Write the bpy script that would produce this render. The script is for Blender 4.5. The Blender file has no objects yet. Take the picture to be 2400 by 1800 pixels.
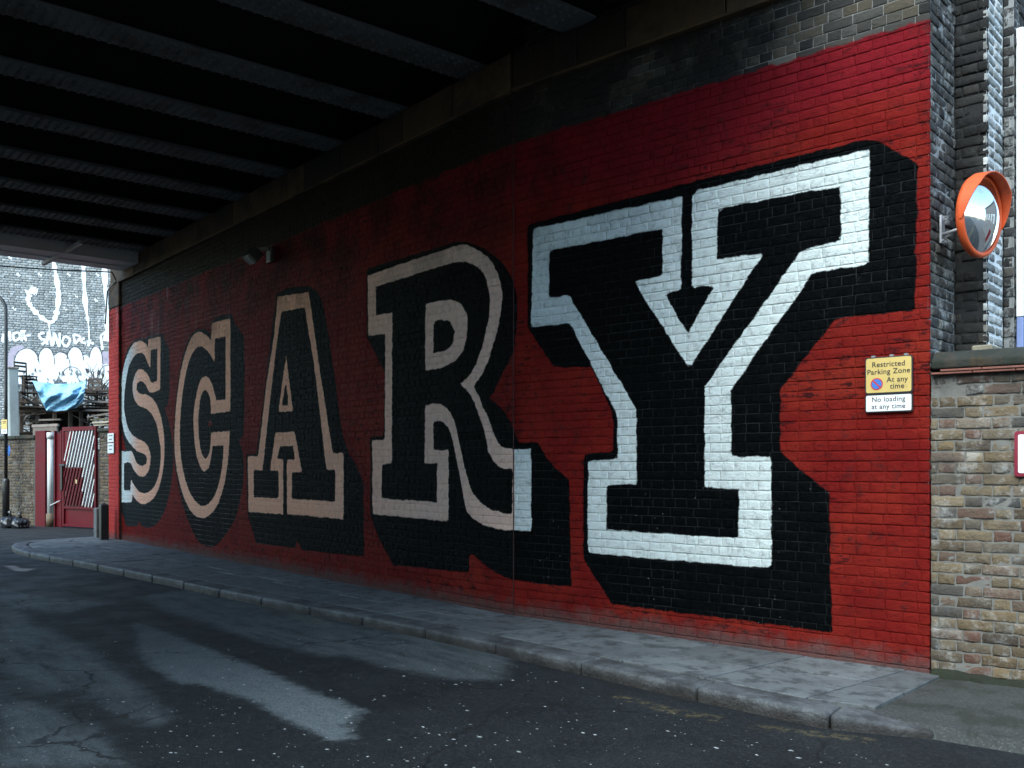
import bpy, bmesh, math, random
import numpy as np
from mathutils import Vector, Matrix

random.seed(7); RNG = np.random.default_rng(7)
scene = bpy.context.scene
COL = scene.collection
rad = math.radians

# ------------------------------------------------------------------ camera
CAM_H = 1.44
YAW = rad(90 - 39.4606)
FOC = 2200.0 / 2400.0            # focal length in picture widths
cam = bpy.data.cameras.new('camera'); cam_o = bpy.data.objects.new('camera', cam); COL.objects.link(cam_o)
cam.sensor_width = 36.0; cam.lens = 36.0 * FOC; cam.shift_y = 0.0804
cam.clip_start = 0.05; cam.clip_end = 2000
cam_o.location = (0, 0, CAM_H); cam_o.rotation_euler = (rad(90), 0, YAW)
scene.camera = cam_o

# ------------------------------------------------------------------ sky, sun, exposure
SUN_EL, SUN_AZ = rad(46), rad(163)          # azimuth clockwise from +Y
w = bpy.data.worlds.new('World'); scene.world = w; w.use_nodes = True
wn = w.node_tree.nodes; wl = w.node_tree.links
sky = wn.new('ShaderNodeTexSky'); sky.sky_type = 'NISHITA'; sky.sun_disc = False
sky.sun_elevation = SUN_EL; sky.sun_rotation = SUN_AZ; sky.air_density = 1.0; sky.dust_density = 0.9; sky.ozone_density = 0.0
wn['Background'].inputs['Strength'].default_value = 0.15
wl.new(sky.outputs['Color'], wn['Background'].inputs['Color'])
sun = bpy.data.lights.new('sun', 'SUN'); sun.energy = 1.2; sun.angle = rad(45); sun.color = (1.0, 0.99, 0.97)
sun_o = bpy.data.objects.new('sun', sun); COL.objects.link(sun_o)
sd = Vector((math.cos(SUN_EL) * math.sin(SUN_AZ), math.cos(SUN_EL) * math.cos(SUN_AZ), math.sin(SUN_EL)))
sun_o.rotation_euler = sd.to_track_quat('Z', 'Y').to_euler(); sun_o.location = (10, -10, 30)
scene.view_settings.view_transform = 'Standard'; scene.view_settings.look = 'None'
scene.view_settings.gamma = 1.0
scene.view_settings.use_white_balance = True; scene.view_settings.white_balance_temperature = 6200; scene.view_settings.white_balance_tint = 0   # the camera's cool white balance
scene.view_settings.exposure = 1.92
scene.render.engine = 'CYCLES'
scene.cycles.use_denoising = True
scene.cycles.max_bounces = 8; scene.cycles.diffuse_bounces = 5; scene.cycles.glossy_bounces = 4

# ------------------------------------------------------------------ helpers: objects
def mark(o, label=None, cat=None, group=None, kind=None):
    if label: o['label'] = label
    if cat: o['category'] = cat
    if group: o['group'] = group
    if kind: o['kind'] = kind
    return o

def thing(name, loc, label=None, cat=None, group=None, kind=None):
    o = bpy.data.objects.new(name, None); COL.objects.link(o); o.location = loc
    o.empty_display_size = 0.1
    return mark(o, label, cat, group, kind)

def world_loc(o):
    v = Vector(o.location)
    return v if o.parent is None else v + o.matrix_parent_inverse.translation + world_loc(o.parent)

def link_mesh(name, me, mat, parent=None, recentre=True, V=None):
    o = bpy.data.objects.new(name, me); COL.objects.link(o)
    if mat is not None: me.materials.append(mat)
    if V is not None and recentre and len(V):
        c = (V.min(0) + V.max(0)) / 2; c[2] = V[:, 2].min()
        me.vertices.foreach_set('co', (V - c).astype(np.float32).ravel()); me.update()
        o.location = c.tolist()
    if parent is not None:
        o.parent = parent
        o.matrix_parent_inverse = Matrix.Translation(-world_loc(parent))
    return o

def np_mesh(name, V, Q, attrs=None, smooth=False):
    """quads only"""
    me = bpy.data.meshes.new(name)
    V = np.asarray(V, np.float64); Q = np.asarray(Q, np.int32)
    me.vertices.add(len(V)); me.vertices.foreach_set('co', V.astype(np.float32).ravel())
    me.loops.add(Q.size); me.loops.foreach_set('vertex_index', Q.ravel())
    me.polygons.add(len(Q)); me.polygons.foreach_set('loop_start', np.arange(0, Q.size, 4, dtype=np.int32))
    me.polygons.foreach_set('use_smooth', np.full(len(Q), smooth))
    me.update(calc_edges=True)
    for k, a in (attrs or {}).items():
        at = me.attributes.new(k, 'FLOAT', 'POINT'); at.data.foreach_set('value', np.asarray(a, np.float32))
    return me

class B:
    """collects solid pieces, links them as one mesh"""
    def __init__(s): s.v = []; s.f = []
    def add(s, vs, fs):
        n = len(s.v); s.v += [tuple(v) for v in vs]; s.f += [tuple(i + n for i in f) for f in fs]; return s
    def box(s, c, size, ax=None):
        ax = ax or (Vector((1, 0, 0)), Vector((0, 1, 0)), Vector((0, 0, 1)))
        c = Vector(c); x, y, z = [a * (d / 2) for a, d in zip(ax, size)]
        vs = [c + x * i + y * j + z * k for k in (-1, 1) for j in (-1, 1) for i in (-1, 1)]
        return s.add(vs, [(0, 2, 3, 1), (4, 5, 7, 6), (0, 1, 5, 4), (2, 6, 7, 3), (0, 4, 6, 2), (1, 3, 7, 5)])
    def bar(s, a, b, wd, th, up=(0, 0, 1)):
        a = Vector(a); b = Vector(b); d = (b - a); L = d.length; d.normalize(); u = Vector(up)
        if abs(d.dot(u)) > 0.98: u = Vector((0, 1, 0))
        sd_ = d.cross(u).normalized(); u = sd_.cross(d).normalized()
        return s.box((a + b) / 2, (L, wd, th), (d, sd_, u))
    def tube(s, pts, r, n=10, cap=True):
        pts = [Vector(p) for p in pts]; rs = r if isinstance(r, (list, tuple)) else [r] * len(pts)
        vs = []; fs = []
        u = None
        for i, p in enumerate(pts):
            d = (pts[min(i + 1, len(pts) - 1)] - pts[max(i - 1, 0)]).normalized()
            if u is None: u = d.orthogonal().normalized()
            u = (u - d * u.dot(d)).normalized(); v = d.cross(u)
            vs += [p + (u * math.cos(2 * math.pi * k / n) + v * math.sin(2 * math.pi * k / n)) * rs[i] for k in range(n)]
        for i in range(len(pts) - 1):
            for k in range(n): fs.append((i * n + k, i * n + (k + 1) % n, (i + 1) * n + (k + 1) % n, (i + 1) * n + k))
        if cap: fs.append(tuple(range(n))[::-1]); fs.append(tuple(range((len(pts) - 1) * n, len(pts) * n)))
        return s.add(vs, fs)
    def prism(s, poly, z0, z1):
        n = len(poly)
        vs = [(x, y, z0) for x, y in poly] + [(x, y, z1) for x, y in poly]
        fs = [(i, (i + 1) % n, n + (i + 1) % n, n + i) for i in range(n)] + [tuple(range(n))[::-1], tuple(range(n, 2 * n))]
        return s.add(vs, fs)
    def lathe(s, c, prof, n=20, ax=None):
        ax = ax or (Vector((1, 0, 0)), Vector((0, 1, 0)), Vector((0, 0, 1))); c = Vector(c); vs = []; fs = []
        for r, h in prof:
            vs += [c + ax[2] * h + (ax[0] * math.cos(2 * math.pi * k / n) + ax[1] * math.sin(2 * math.pi * k / n)) * r for k in range(n)]
        for i in range(len(prof) - 1):
            for k in range(n): fs.append((i * n + k, i * n + (k + 1) % n, (i + 1) * n + (k + 1) % n, (i + 1) * n + k))
        return s.add(vs, fs)
    def build(s, name, mat, parent=None, bevel=0.0, smooth=False, seg=2, attrs=None):
        me = bpy.data.meshes.new(name); me.from_pydata([], [], [])
        me = bpy.data.meshes.new(name); me.from_pydata(s.v, [], s.f); me.update()
        bm = bmesh.new(); bm.from_mesh(me); bmesh.ops.recalc_face_normals(bm, faces=bm.faces)
        if bevel: bmesh.ops.bevel(bm, geom=[e for e in bm.edges if e.calc_face_angle(0) > 0.5], offset=bevel, segments=seg, affect='EDGES', profile=0.6)
        for f in bm.faces: f.smooth = smooth
        bm.to_mesh(me); bm.free()
        V = np.empty(len(me.vertices) * 3); me.vertices.foreach_get('co', V); V = V.reshape(-1, 3)
        for k, val in (attrs or {}).items():
            at = me.attributes.new(k, 'FLOAT', 'POINT'); at.data.foreach_set('value', np.full(len(V), val, np.float32))
        return link_mesh(name, me, mat, parent, True, V)

# ------------------------------------------------------------------ helpers: materials
class Mat:
    def __init__(s, name):
        s.m = bpy.data.materials.new(name); s.m.use_nodes = True; s.t = s.m.node_tree; s.n = s.t.nodes
        s.p = s.n['Principled BSDF']; s.pos = s.n.new('ShaderNodeNewGeometry').outputs['Position']
    def L(s, a, b):
        if isinstance(a, (int, float)): b.default_value = a
        elif isinstance(a, tuple): b.default_value = (a + (1.0,))[:len(b.default_value)] if len(a) < 4 else a
        else: s.t.links.new(a, b)
    def attr(s, k):
        n = s.n.new('ShaderNodeAttribute'); n.attribute_name = k; return n.outputs['Fac']
    def orand(s): return s.n.new('ShaderNodeObjectInfo').outputs['Random']
    def sep(s, v=None):
        n = s.n.new('ShaderNodeSeparateXYZ'); s.L(v or s.pos, n.inputs[0]); return n.outputs
    def noise(s, scale, detail=4, rough=0.55, vec=None, dist=0.0):
        n = s.n.new('ShaderNodeTexNoise'); n.inputs['Scale'].default_value = scale; n.inputs['Detail'].default_value = detail
        n.inputs['Roughness'].default_value = rough; n.inputs['Distortion'].default_value = dist; s.L(vec or s.pos, n.inputs['Vector']); return n.outputs['Fac']
    def voro(s, scale, vec=None, feat='F1'):
        n = s.n.new('ShaderNodeTexVoronoi'); n.feature = feat; n.inputs['Scale'].default_value = scale; s.L(vec or s.pos, n.inputs['Vector']); return n.outputs['Distance']
    def stretch(s, sc):
        n = s.n.new('ShaderNodeVectorMath'); n.operation = 'MULTIPLY'; s.L(s.pos, n.inputs[0]); n.inputs[1].default_value = sc; return n.outputs[0]
    def math(s, op, a, b=0.0, c=0.0, clamp=False):
        n = s.n.new('ShaderNodeMath'); n.operation = op; n.use_clamp = clamp
        for i, q in enumerate((a, b, c)): s.L(q, n.inputs[i])
        return n.outputs[0]
    def rng(s, v, a, b, c=0.0, d=1.0, smooth=True):
        n = s.n.new('ShaderNodeMapRange'); n.interpolation_type = 'SMOOTHSTEP' if smooth else 'LINEAR'
        for i, q in zip((0, 1, 2, 3, 4), (v, a, b, c, d)): s.L(q, n.inputs[i])
        return n.outputs[0]
    def mix(s, f, a, b, mode='MIX'):
        n = s.n.new('ShaderNodeMix'); n.data_type = 'RGBA'; n.blend_type = mode; n.clamp_factor = True
        s.L(f, n.inputs[0]); s.L(a, n.inputs[6]); s.L(b, n.inputs[7]); return n.outputs[2]
    def ramp(s, f, stops, const=False):
        n = s.n.new('ShaderNodeValToRGB'); cr = n.color_ramp
        if const: cr.interpolation = 'CONSTANT'
        while len(cr.elements) < len(stops): cr.elements.new(0.5)
        for e, (p, c) in zip(cr.elements, stops): e.position = p; e.color = c + (1.0,) if len(c) == 3 else c
        s.L(f, n.inputs[0]); return n.outputs[0]
    def bump(s, hgt, strength=0.5, dist=0.01):
        n = s.n.new('ShaderNodeBump'); n.inputs['Strength'].default_value = strength; n.inputs['Distance'].default_value = dist
        s.L(hgt, n.inputs['Height']); s.L(n.outputs[0], s.p.inputs['Normal']); return s
    def out(s, col, rough=0.8, metal=0.0, spec=0.5):
        s.L(col, s.p.inputs['Base Color']); s.L(rough, s.p.inputs['Roughness']); s.L(metal, s.p.inputs['Metallic']); s.L(spec, s.p.inputs['Specular IOR Level']); return s.m

def simple(name, col, rough=0.7, metal=0.0, var=0.25, scale=6.0, bump=0.0, bscale=80.0, dirt=(0.05, 0.045, 0.04), dirt_amt=0.35, spec=0.5):
    m = Mat(name); n = m.noise(scale, 5); c = tuple(x * (1 - var) for x in col); d = tuple(min(1, x * (1 + var)) for x in col)
    cc = m.mix(n, c, d); g = m.rng(m.noise(scale * 0.6, 6, 0.65), 0.52, 0.75, 0, dirt_amt); cc = m.mix(g, cc, dirt)
    if bump: m.bump(m.noise(bscale, 4, 0.6), bump, 0.01)
    return m.out(cc, m.rng(n, 0.2, 0.8, max(0.05, rough - 0.12), min(1, rough + 0.1)), metal, spec)

# ------------------------------------------------------------------ shared geometry of the place (metres)
W = 5.8                                            # wall plane of the long stretch under the bridge
SEAM = np.array([-7.020, 5.800])                   # where the wall bends
DR = np.array([0.98735, 0.15856]); NR = np.array([-DR[1], DR[0]])
DY = np.array([0.96312, 0.26906])
END = SEAM + DR * 3.8615                           # right end of the painted wall
RED_TOP = 4.57; LEDGE = 5.08; BEAR = 5.45
FWD = np.array([-math.sin(YAW), math.cos(YAW)]); RGT = np.array([math.cos(YAW), math.sin(YAW)])
Z_ROAD = -0.095

def in_view(P):
    """rough: depth and whether points (n,3) lie inside the picture"""
    d = P[:, :2] @ FWD; u = (P[:, :2] @ RGT) / d * FOC; v = (P[:, 2] - CAM_H) / d * FOC
    ok = (d > 0.2) & (np.abs(u) < 0.505) & (v < 0.375 + 0.085) & (v > -0.375 + 0.075)
    return d, ok

POLYS = {"white":[[[0.248,3.703], [1.875,3.703], [1.869,2.914], [1.705,2.912], [1.927,2.541], [2.182,2.909], [1.972,2.927], [1.972,3.679], [2.028,3.728], [3.443,3.744], [3.436,2.915], [3.01,2.901],
[2.329,2.053], [2.333,1.524], [2.675,1.512], [2.681,0.644], [0.897,0.654], [0.901,1.491], [1.227,1.501], [1.223,1.885], [0.694,2.76], [0.218,2.769]], [[0.443,3.464], [1.69,3.465], [1.69,3.059],
[1.397,3.053], [1.944,2.257], [2.61,3.113], [2.199,3.128], [2.212,3.541], [3.233,3.524], [3.233,3.112], [2.929,3.094], [2.095,2.091], [2.091,1.263], [2.404,1.258], [2.388,0.859], [1.104,0.873],
[1.104,1.279], [1.42,1.283], [1.418,1.941], [0.682,3.014], [0.443,3.023]], [[-2.745,3.724], [-1.139,3.75], [-0.809,3.734], [-0.533,3.618], [-0.306,3.428], [-0.185,3.18], [-0.196,2.977],
[-0.325,2.647], [-0.495,2.383], [-0.65,2.265], [-0.545,2.129], [-0.464,2.007], [-0.377,1.887], [-0.299,1.746], [-0.189,1.63], [-0.017,1.609], [0.221,1.606], [0.221,0.824], [-0.017,0.817],
[-0.381,0.833], [-0.65,0.902], [-0.769,0.993], [-0.849,1.231], [-0.931,1.496], [-1.013,1.716], [-1.097,1.853], [-1.225,1.926], [-1.364,1.916], [-1.368,1.618], [-1.084,1.614], [-1.084,0.859],
[-2.628,0.872], [-2.639,1.751], [-2.359,1.745], [-2.344,2.983], [-2.724,2.996]], [[-2.56,3.558], [-1.139,3.585], [-0.849,3.57], [-0.611,3.49], [-0.457,3.36], [-0.381,3.139], [-0.4,2.91],
[-0.533,2.597], [-0.689,2.398], [-0.89,2.297], [-0.749,2.221], [-0.666,2.135], [-0.587,2.013], [-0.514,1.892], [-0.449,1.75], [-0.381,1.563], [-0.233,1.436], [-0.017,1.418], [-0.017,0.975],
[-0.16,0.981], [-0.457,1.039], [-0.65,1.163], [-0.769,1.352], [-0.849,1.568], [-0.931,1.787], [-1.013,1.96], [-1.182,2.09], [-1.523,2.112], [-1.532,1.473], [-1.289,1.473], [-1.298,1.056],
[-2.431,1.064], [-2.421,1.467], [-2.204,1.475], [-2.194,3.206], [-2.55,3.223]], [[-1.519,3.222], [-1.013,3.191], [-0.849,3.12], [-0.741,2.975], [-0.769,2.763], [-0.869,2.605], [-1.055,2.524],
[-1.519,2.487]], [[-1.364,3.001], [-1.225,3.009], [-1.055,2.964], [-0.972,2.857], [-1.013,2.74], [-1.118,2.677], [-1.364,2.663]], [[-5.181,3.806], [-4.249,3.737], [-3.967,2.767], [-3.598,1.608],
[-3.323,1.605], [-3.323,0.782], [-4.882,0.786], [-4.882,1.534], [-4.651,1.528], [-4.696,1.716], [-5.09,1.723], [-5.199,1.544], [-5.001,1.535], [-5.001,0.781], [-6.146,0.765], [-6.166,1.59],
[-5.825,1.587], [-5.78,1.693], [-5.523,2.65], [-5.273,3.31]], [[-5.06,3.581], [-4.359,3.556], [-4.072,2.675], [-3.759,1.397], [-3.533,1.398], [-3.533,0.992], [-4.737,0.996], [-4.737,1.363],
[-4.442,1.364], [-4.651,1.906], [-5.242,1.915], [-5.409,1.382], [-5.151,1.375], [-5.133,0.991], [-5.964,0.991], [-5.964,1.391], [-5.663,1.381], [-5.397,2.451], [-5.181,3.219]], [[-4.912,2.973],
[-4.708,2.188], [-5.151,2.2]], [[-4.912,2.634], [-4.835,2.273], [-5.042,2.275]], [[-7.541,3.722], [-6.806,3.704], [-6.806,2.284], [-7.571,2.276], [-7.583,2.455], [-7.694,2.628], [-7.851,2.666],
[-7.978,2.597], [-8.074,2.383], [-8.106,2.116], [-8.061,1.846], [-7.946,1.638], [-7.788,1.557], [-7.633,1.659], [-7.583,1.837], [-7.571,1.979], [-6.835,1.977], [-6.863,1.707], [-6.931,1.41],
[-7.064,1.132], [-7.27,0.871], [-7.571,0.684], [-7.914,0.605], [-8.302,0.643], [-8.672,0.854], [-8.949,1.152], [-9.126,1.483], [-9.198,1.87], [-9.162,2.255], [-9.055,2.685], [-8.879,3.081],
[-8.603,3.434], [-8.335,3.606], [-8.01,3.631], [-7.757,3.543], [-7.559,3.439]], [[-7.407,3.459], [-6.989,3.449], [-6.989,2.474], [-7.359,2.478], [-7.449,2.637], [-7.602,2.813], [-7.788,2.891],
[-8.01,2.842], [-8.171,2.633], [-8.302,2.344], [-8.302,2.024], [-8.217,1.702], [-8.074,1.481], [-7.87,1.36], [-7.663,1.408], [-7.559,1.599], [-7.51,1.764], [-7.064,1.768], [-7.093,1.548],
[-7.21,1.246], [-7.419,0.984], [-7.694,0.834], [-7.946,0.798], [-8.236,0.867], [-8.536,1.058], [-8.775,1.356], [-8.914,1.711], [-8.935,2.119], [-8.844,2.571], [-8.672,2.989], [-8.402,3.291],
[-8.106,3.398], [-7.882,3.364], [-7.633,3.244], [-7.431,3.088]], [[-10.546,3.78], [-9.893,3.755], [-9.906,2.81], [-10.495,2.805], [-10.663,2.939], [-10.94,3.033], [-11.17,3.011], [-11.209,2.887],
[-11.016,2.805], [-10.641,2.765], [-10.314,2.673], [-10.066,2.527], [-9.858,2.302], [-9.722,2.012], [-9.688,1.704], [-9.756,1.396], [-9.927,1.109], [-10.207,0.886], [-10.531,0.78], [-10.865,0.74],
[-11.17,0.786], [-11.444,0.906], [-11.483,0.747], [-12.178,0.731], [-12.136,1.734], [-11.483,1.731], [-11.365,1.648], [-11.209,1.52], [-10.902,1.449], [-10.663,1.481], [-10.604,1.592],
[-10.715,1.654], [-11.131,1.721], [-11.523,1.854], [-11.846,2.016], [-12.053,2.284], [-12.161,2.604], [-12.111,3.049], [-11.97,3.38], [-11.724,3.619], [-11.404,3.768], [-11.016,3.799],
[-10.678,3.707], [-10.546,3.62]], [[-10.408,3.558], [-10.052,3.555], [-10.066,2.972], [-10.408,2.983], [-10.531,3.103], [-10.79,3.221], [-11.016,3.264], [-11.247,3.207], [-11.404,3.053],
[-11.42,2.875], [-11.325,2.716], [-11.093,2.59], [-10.678,2.507], [-10.314,2.368], [-10.101,2.191], [-9.962,1.946], [-9.879,1.682], [-9.927,1.396], [-10.101,1.154], [-10.386,1.004], [-10.752,0.942],
[-11.054,0.966], [-11.325,1.075], [-11.523,1.187], [-11.563,0.981], [-11.953,0.968], [-11.953,1.504], [-11.563,1.503], [-11.365,1.38], [-11.016,1.255], [-10.715,1.27], [-10.495,1.394], [-10.4,1.615],
[-10.495,1.763], [-10.752,1.89], [-11.209,1.975], [-11.603,2.113], [-11.805,2.301], [-11.945,2.594], [-11.887,2.956], [-11.683,3.331], [-11.404,3.512], [-11.093,3.573], [-10.79,3.52], [-10.531,3.312],
[-10.422,3.241]]],"black":[[[0.179,3.758], [0.634,3.768], [1.921,3.804], [3.416,3.825], [3.505,3.794], [3.785,3.559], [3.764,2.541], [3.202,2.542], [2.753,2.038], [2.752,1.555], [2.968,1.377],
[3.145,1.243], [3.164,0.201], [1.156,0.216], [0.841,0.597], [0.847,1.559], [1.176,1.572], [1.168,1.887], [1.101,2.036], [0.93,2.342], [0.5,2.366], [0.179,2.769]], [[-2.772,3.806], [-0.931,3.793],
[-0.65,3.722], [-0.381,3.58], [-0.16,3.427], [-0.034,3.271], [0.031,3.105], [0.031,2.724], [-0.034,2.505], [-0.16,2.38], [-0.288,2.206], [-0.381,2.119], [-0.233,2.042], [-0.088,1.922], [0.016,1.761],
[0.075,1.67], [0.308,1.666], [0.421,1.512], [0.683,1.319], [0.702,0.334], [0.449,0.328], [0.163,0.333], [-0.16,0.355], [-0.457,0.444], [-0.65,0.547], [-0.721,0.518], [-0.721,0.347], [-2.169,0.305],
[-2.446,0.554], [-2.681,0.842], [-2.681,1.793], [-2.385,1.794], [-2.359,2.526], [-2.55,2.759], [-2.761,2.973]], [[-5.212,3.856], [-4.853,3.884], [-4.233,3.819], [-3.914,3.622], [-3.759,3.267],
[-3.508,2.437], [-3.361,1.898], [-3.217,1.632], [-3.029,1.465], [-2.846,1.256], [-2.823,0.352], [-4.453,0.321], [-4.594,0.48], [-4.622,0.335], [-5.878,0.321], [-6.18,0.729], [-6.235,1.614],
[-5.878,1.624], [-5.715,2.108], [-5.335,3.453]], [[-9.198,2.23], [-9.09,2.739], [-8.914,3.134], [-8.637,3.488], [-8.269,3.672], [-7.946,3.673], [-7.694,3.608], [-7.571,3.535], [-7.559,3.736],
[-7.21,3.788], [-6.75,3.765], [-6.638,3.627], [-6.311,3.366], [-6.274,2.918], [-6.311,1.899], [-6.501,1.837], [-6.365,1.678], [-6.311,1.411], [-6.392,1.031], [-6.638,0.641], [-6.977,0.396],
[-7.389,0.185], [-7.757,0.149], [-8.139,0.234], [-8.536,0.509], [-8.879,0.899], [-9.162,1.406], [-9.234,1.87]], [[-7.663,2.161], [-7.583,2.193], [-7.51,2.084], [-7.707,2.078]], [[-12.178,2.922],
[-12.053,3.308], [-11.805,3.652], [-11.523,3.78], [-11.131,3.854], [-10.715,3.81], [-10.568,3.844], [-9.79,3.796], [-9.62,3.612], [-9.454,3.502], [-9.421,2.798], [-9.52,2.523], [-9.688,2.46],
[-9.487,2.24], [-9.322,1.932], [-9.257,1.582], [-9.322,1.234], [-9.487,0.881], [-9.756,0.589], [-10.101,0.407], [-10.495,0.315], [-10.865,0.321], [-11.07,0.399], [-11.17,0.306], [-11.805,0.275],
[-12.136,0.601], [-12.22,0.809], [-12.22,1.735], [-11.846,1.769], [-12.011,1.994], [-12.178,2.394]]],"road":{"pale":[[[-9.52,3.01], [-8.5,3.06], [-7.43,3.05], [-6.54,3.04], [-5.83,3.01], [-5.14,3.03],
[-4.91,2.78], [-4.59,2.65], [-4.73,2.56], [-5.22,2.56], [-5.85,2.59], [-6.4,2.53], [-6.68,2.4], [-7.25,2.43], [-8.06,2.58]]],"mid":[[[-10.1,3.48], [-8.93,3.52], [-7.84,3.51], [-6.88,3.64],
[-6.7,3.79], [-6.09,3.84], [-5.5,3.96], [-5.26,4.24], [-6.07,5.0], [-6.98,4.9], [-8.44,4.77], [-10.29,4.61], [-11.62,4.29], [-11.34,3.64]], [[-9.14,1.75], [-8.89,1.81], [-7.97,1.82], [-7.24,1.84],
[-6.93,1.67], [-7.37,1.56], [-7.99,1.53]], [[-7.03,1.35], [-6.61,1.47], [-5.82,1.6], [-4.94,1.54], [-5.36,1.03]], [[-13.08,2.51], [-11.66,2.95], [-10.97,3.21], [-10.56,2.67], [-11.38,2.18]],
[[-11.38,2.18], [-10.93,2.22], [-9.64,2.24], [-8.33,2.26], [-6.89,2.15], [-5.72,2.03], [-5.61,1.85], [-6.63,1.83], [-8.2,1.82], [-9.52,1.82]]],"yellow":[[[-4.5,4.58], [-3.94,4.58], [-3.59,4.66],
[-3.52,4.55], [-3.86,4.46], [-4.41,4.49]], [[-3.43,4.65], [-2.8,4.94], [-2.72,4.86], [-3.37,4.57]], [[-9.88,4.4], [-9.54,4.54], [-8.21,4.49], [-7.95,4.3], [-8.63,4.31],
[-9.51,4.31]]],"white":[[[-16.2,3.17], [-16.11,3.28], [-15.6,3.27], [-15.4,3.42], [-15.08,3.22], [-15.23,3.13]]]}}

def soften(poly):
    """round off runs of shallow corners (curves), keep the sharp corners of the lettering"""
    P = np.array(poly); n = len(P); e = np.roll(P, -1, 0) - P; a = np.arctan2(e[:, 1], e[:, 0])
    turn = np.abs((a - np.roll(a, 1) + math.pi) % (2 * math.pi) - math.pi); ln = np.linalg.norm(e, axis=1); smooth = (turn < rad(44)) & (ln < 0.62) & (np.roll(ln, 1) < 0.62); out = []
    for i in range(n):
        p0, p1, p2, p3 = P[i - 1], P[i], P[(i + 1) % n], P[(i + 2) % n]
        out.append(tuple(p1)); s1, s2 = smooth[i], smooth[(i + 1) % n]
        if not (s1 or s2) or ln[i] > 0.62: continue
        L = np.linalg.norm(p2 - p1)
        def tan(q0, q, q1, ok):
            if not ok: return (p2 - p1)
            t = (q1 - q) / (np.linalg.norm(q1 - q) + 1e-9) + (q - q0) / (np.linalg.norm(q - q0) + 1e-9); return t / (np.linalg.norm(t) + 1e-9) * L
        m1, m2 = tan(p0, p1, p2, s1), tan(p1, p2, p3, s2)
        for k in (1, 2, 3):
            t = k / 4; out.append(tuple((2 * t**3 - 3 * t**2 + 1) * p1 + (t**3 - 2 * t**2 + t) * m1 + (-2 * t**3 + 3 * t**2) * p2 + (t**3 - t**2) * m2))
    return out
for k_ in ('white', 'black'): POLYS[k_] = [soften(p) for p in POLYS[k_]]

def signed_distance(P, polys):
    best = np.full(len(P), 1e9); par = np.zeros(len(P), bool)
    x, z = P[:, 0], P[:, 1]
    for poly in polys:
        q = np.array(poly)
        for (ax, az), (bx, bz) in zip(q, np.roll(q, -1, 0)):
            ex, ez = bx - ax, bz - az; L2 = ex * ex + ez * ez + 1e-12
            t = np.clip(((x - ax) * ex + (z - az) * ez) / L2, 0, 1)
            dd = (x - ax - t * ex) ** 2 + (z - az - t * ez) ** 2
            np.minimum(best, dd, out=best)
            c = (az > z) != (bz > z)
            if c.any():
                par ^= c & (x < (z - az) / (ez if ez else 1e-12) * ex + ax)
    d = np.sqrt(best); return np.where(par, d, -d)

# ------------------------------------------------------------------ bricks
def lay_bricks(s0, s1, z0, z1, course=0.0765, bond='english', joint=0.010, shift=0.0):
    out = []; k = 0; z = z0
    while z < z1 - 0.02:
        h = min(course, z1 - z) - joint; long = 0.215; short = 0.1025
        if bond == 'english': pat = [long] if k % 2 == 0 else [short]
        else: pat = [long, short]
        s = s0 - random.random() * 0.02 - (0.0 if k % 2 == 0 else (0.056 if bond == 'english' else 0.164)) + shift; i = 0
        while s < s1:
            L = pat[i % len(pat)] * random.uniform(0.975, 1.025); a, b = max(s, s0), min(s + L, s1)
            if b - a > 0.03: out.append((a, b, z, z + h))
            s += L + joint; i += 1
        z += course; k += 1
    return np.array(out)

def brick_template(ns):
    cols = ns; rows = 5
    idx = np.arange(cols * rows).reshape(rows, cols)
    quads = [(idx[j, i], idx[j, i + 1], idx[j + 1, i + 1], idx[j + 1, i]) for j in range(rows - 1) for i in range(cols - 1)]
    ring = list(idx[0, :]) + list(idx[1:, -1]) + list(idx[-1, -2::-1]) + list(idx[-2:0:-1, 0])
    n0 = cols * rows
    for k in range(len(ring)):
        a, b = ring[k], ring[(k + 1) % len(ring)]; c, d = n0 + (k + 1) % len(ring), n0 + k
        quads.append((b, a, d, c))
    return np.array(quads), np.array(ring), n0
TPL = {7: brick_template(7), 5: brick_template(5)}

def brick_verts(br, jit=0.0025, edge=0.007, rough=0.0012, skirt=0.03, drop=0.005):
    a, b, z0, z1 = br; L = b - a; ns = 7 if L > 0.15 else 5
    e = min(edge, L * 0.2); ez = min(edge, (z1 - z0) * 0.2)
    ss = np.array([0, e, L * .27, L * .5, L * .73, L - e, L] if ns == 7 else [0, e, L / 2, L - e, L]) + a
    zs = np.array([0, ez, (z1 - z0) / 2, z1 - z0 - ez, z1 - z0]) + z0
    S_, Z_ = np.meshgrid(ss, zs); N_ = np.zeros_like(S_)
    dep = RNG.normal(0, jit); tx, tz = RNG.normal(0, jit * 4, 2)
    N_ += dep + tx * (S_ - (a + b) / 2) + tz * (Z_ - (z0 + z1) / 2) + RNG.normal(0, rough, S_.shape)
    inner = np.zeros(S_.shape, bool); inner[1:-1, 1:-1] = True
    N_[~inner] -= drop
    for jj in (0, -1):
        for ii in (0, -1): N_[jj, ii] -= drop * 0.6
    S2 = S_ + np.where(inner, 0, RNG.normal(0, rough, S_.shape)); Z2 = Z_ + np.where(inner, 0, RNG.normal(0, rough, S_.shape))
    P = np.stack([S2.ravel(), N_.ravel(), Z2.ravel()], 1)
    q, ring, n0 = TPL[ns]
    R_ = P[ring].copy(); R_[:, 1] = -skirt
    return np.vstack([P, R_]), q

def to_world(P, O, D):
    N = np.array([D[1], -D[0]])
    X = O[None] + P[:, :1] * D[None] + P[:, 1:2] * N[None]
    return np.column_stack([X, P[:, 2]])

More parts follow.
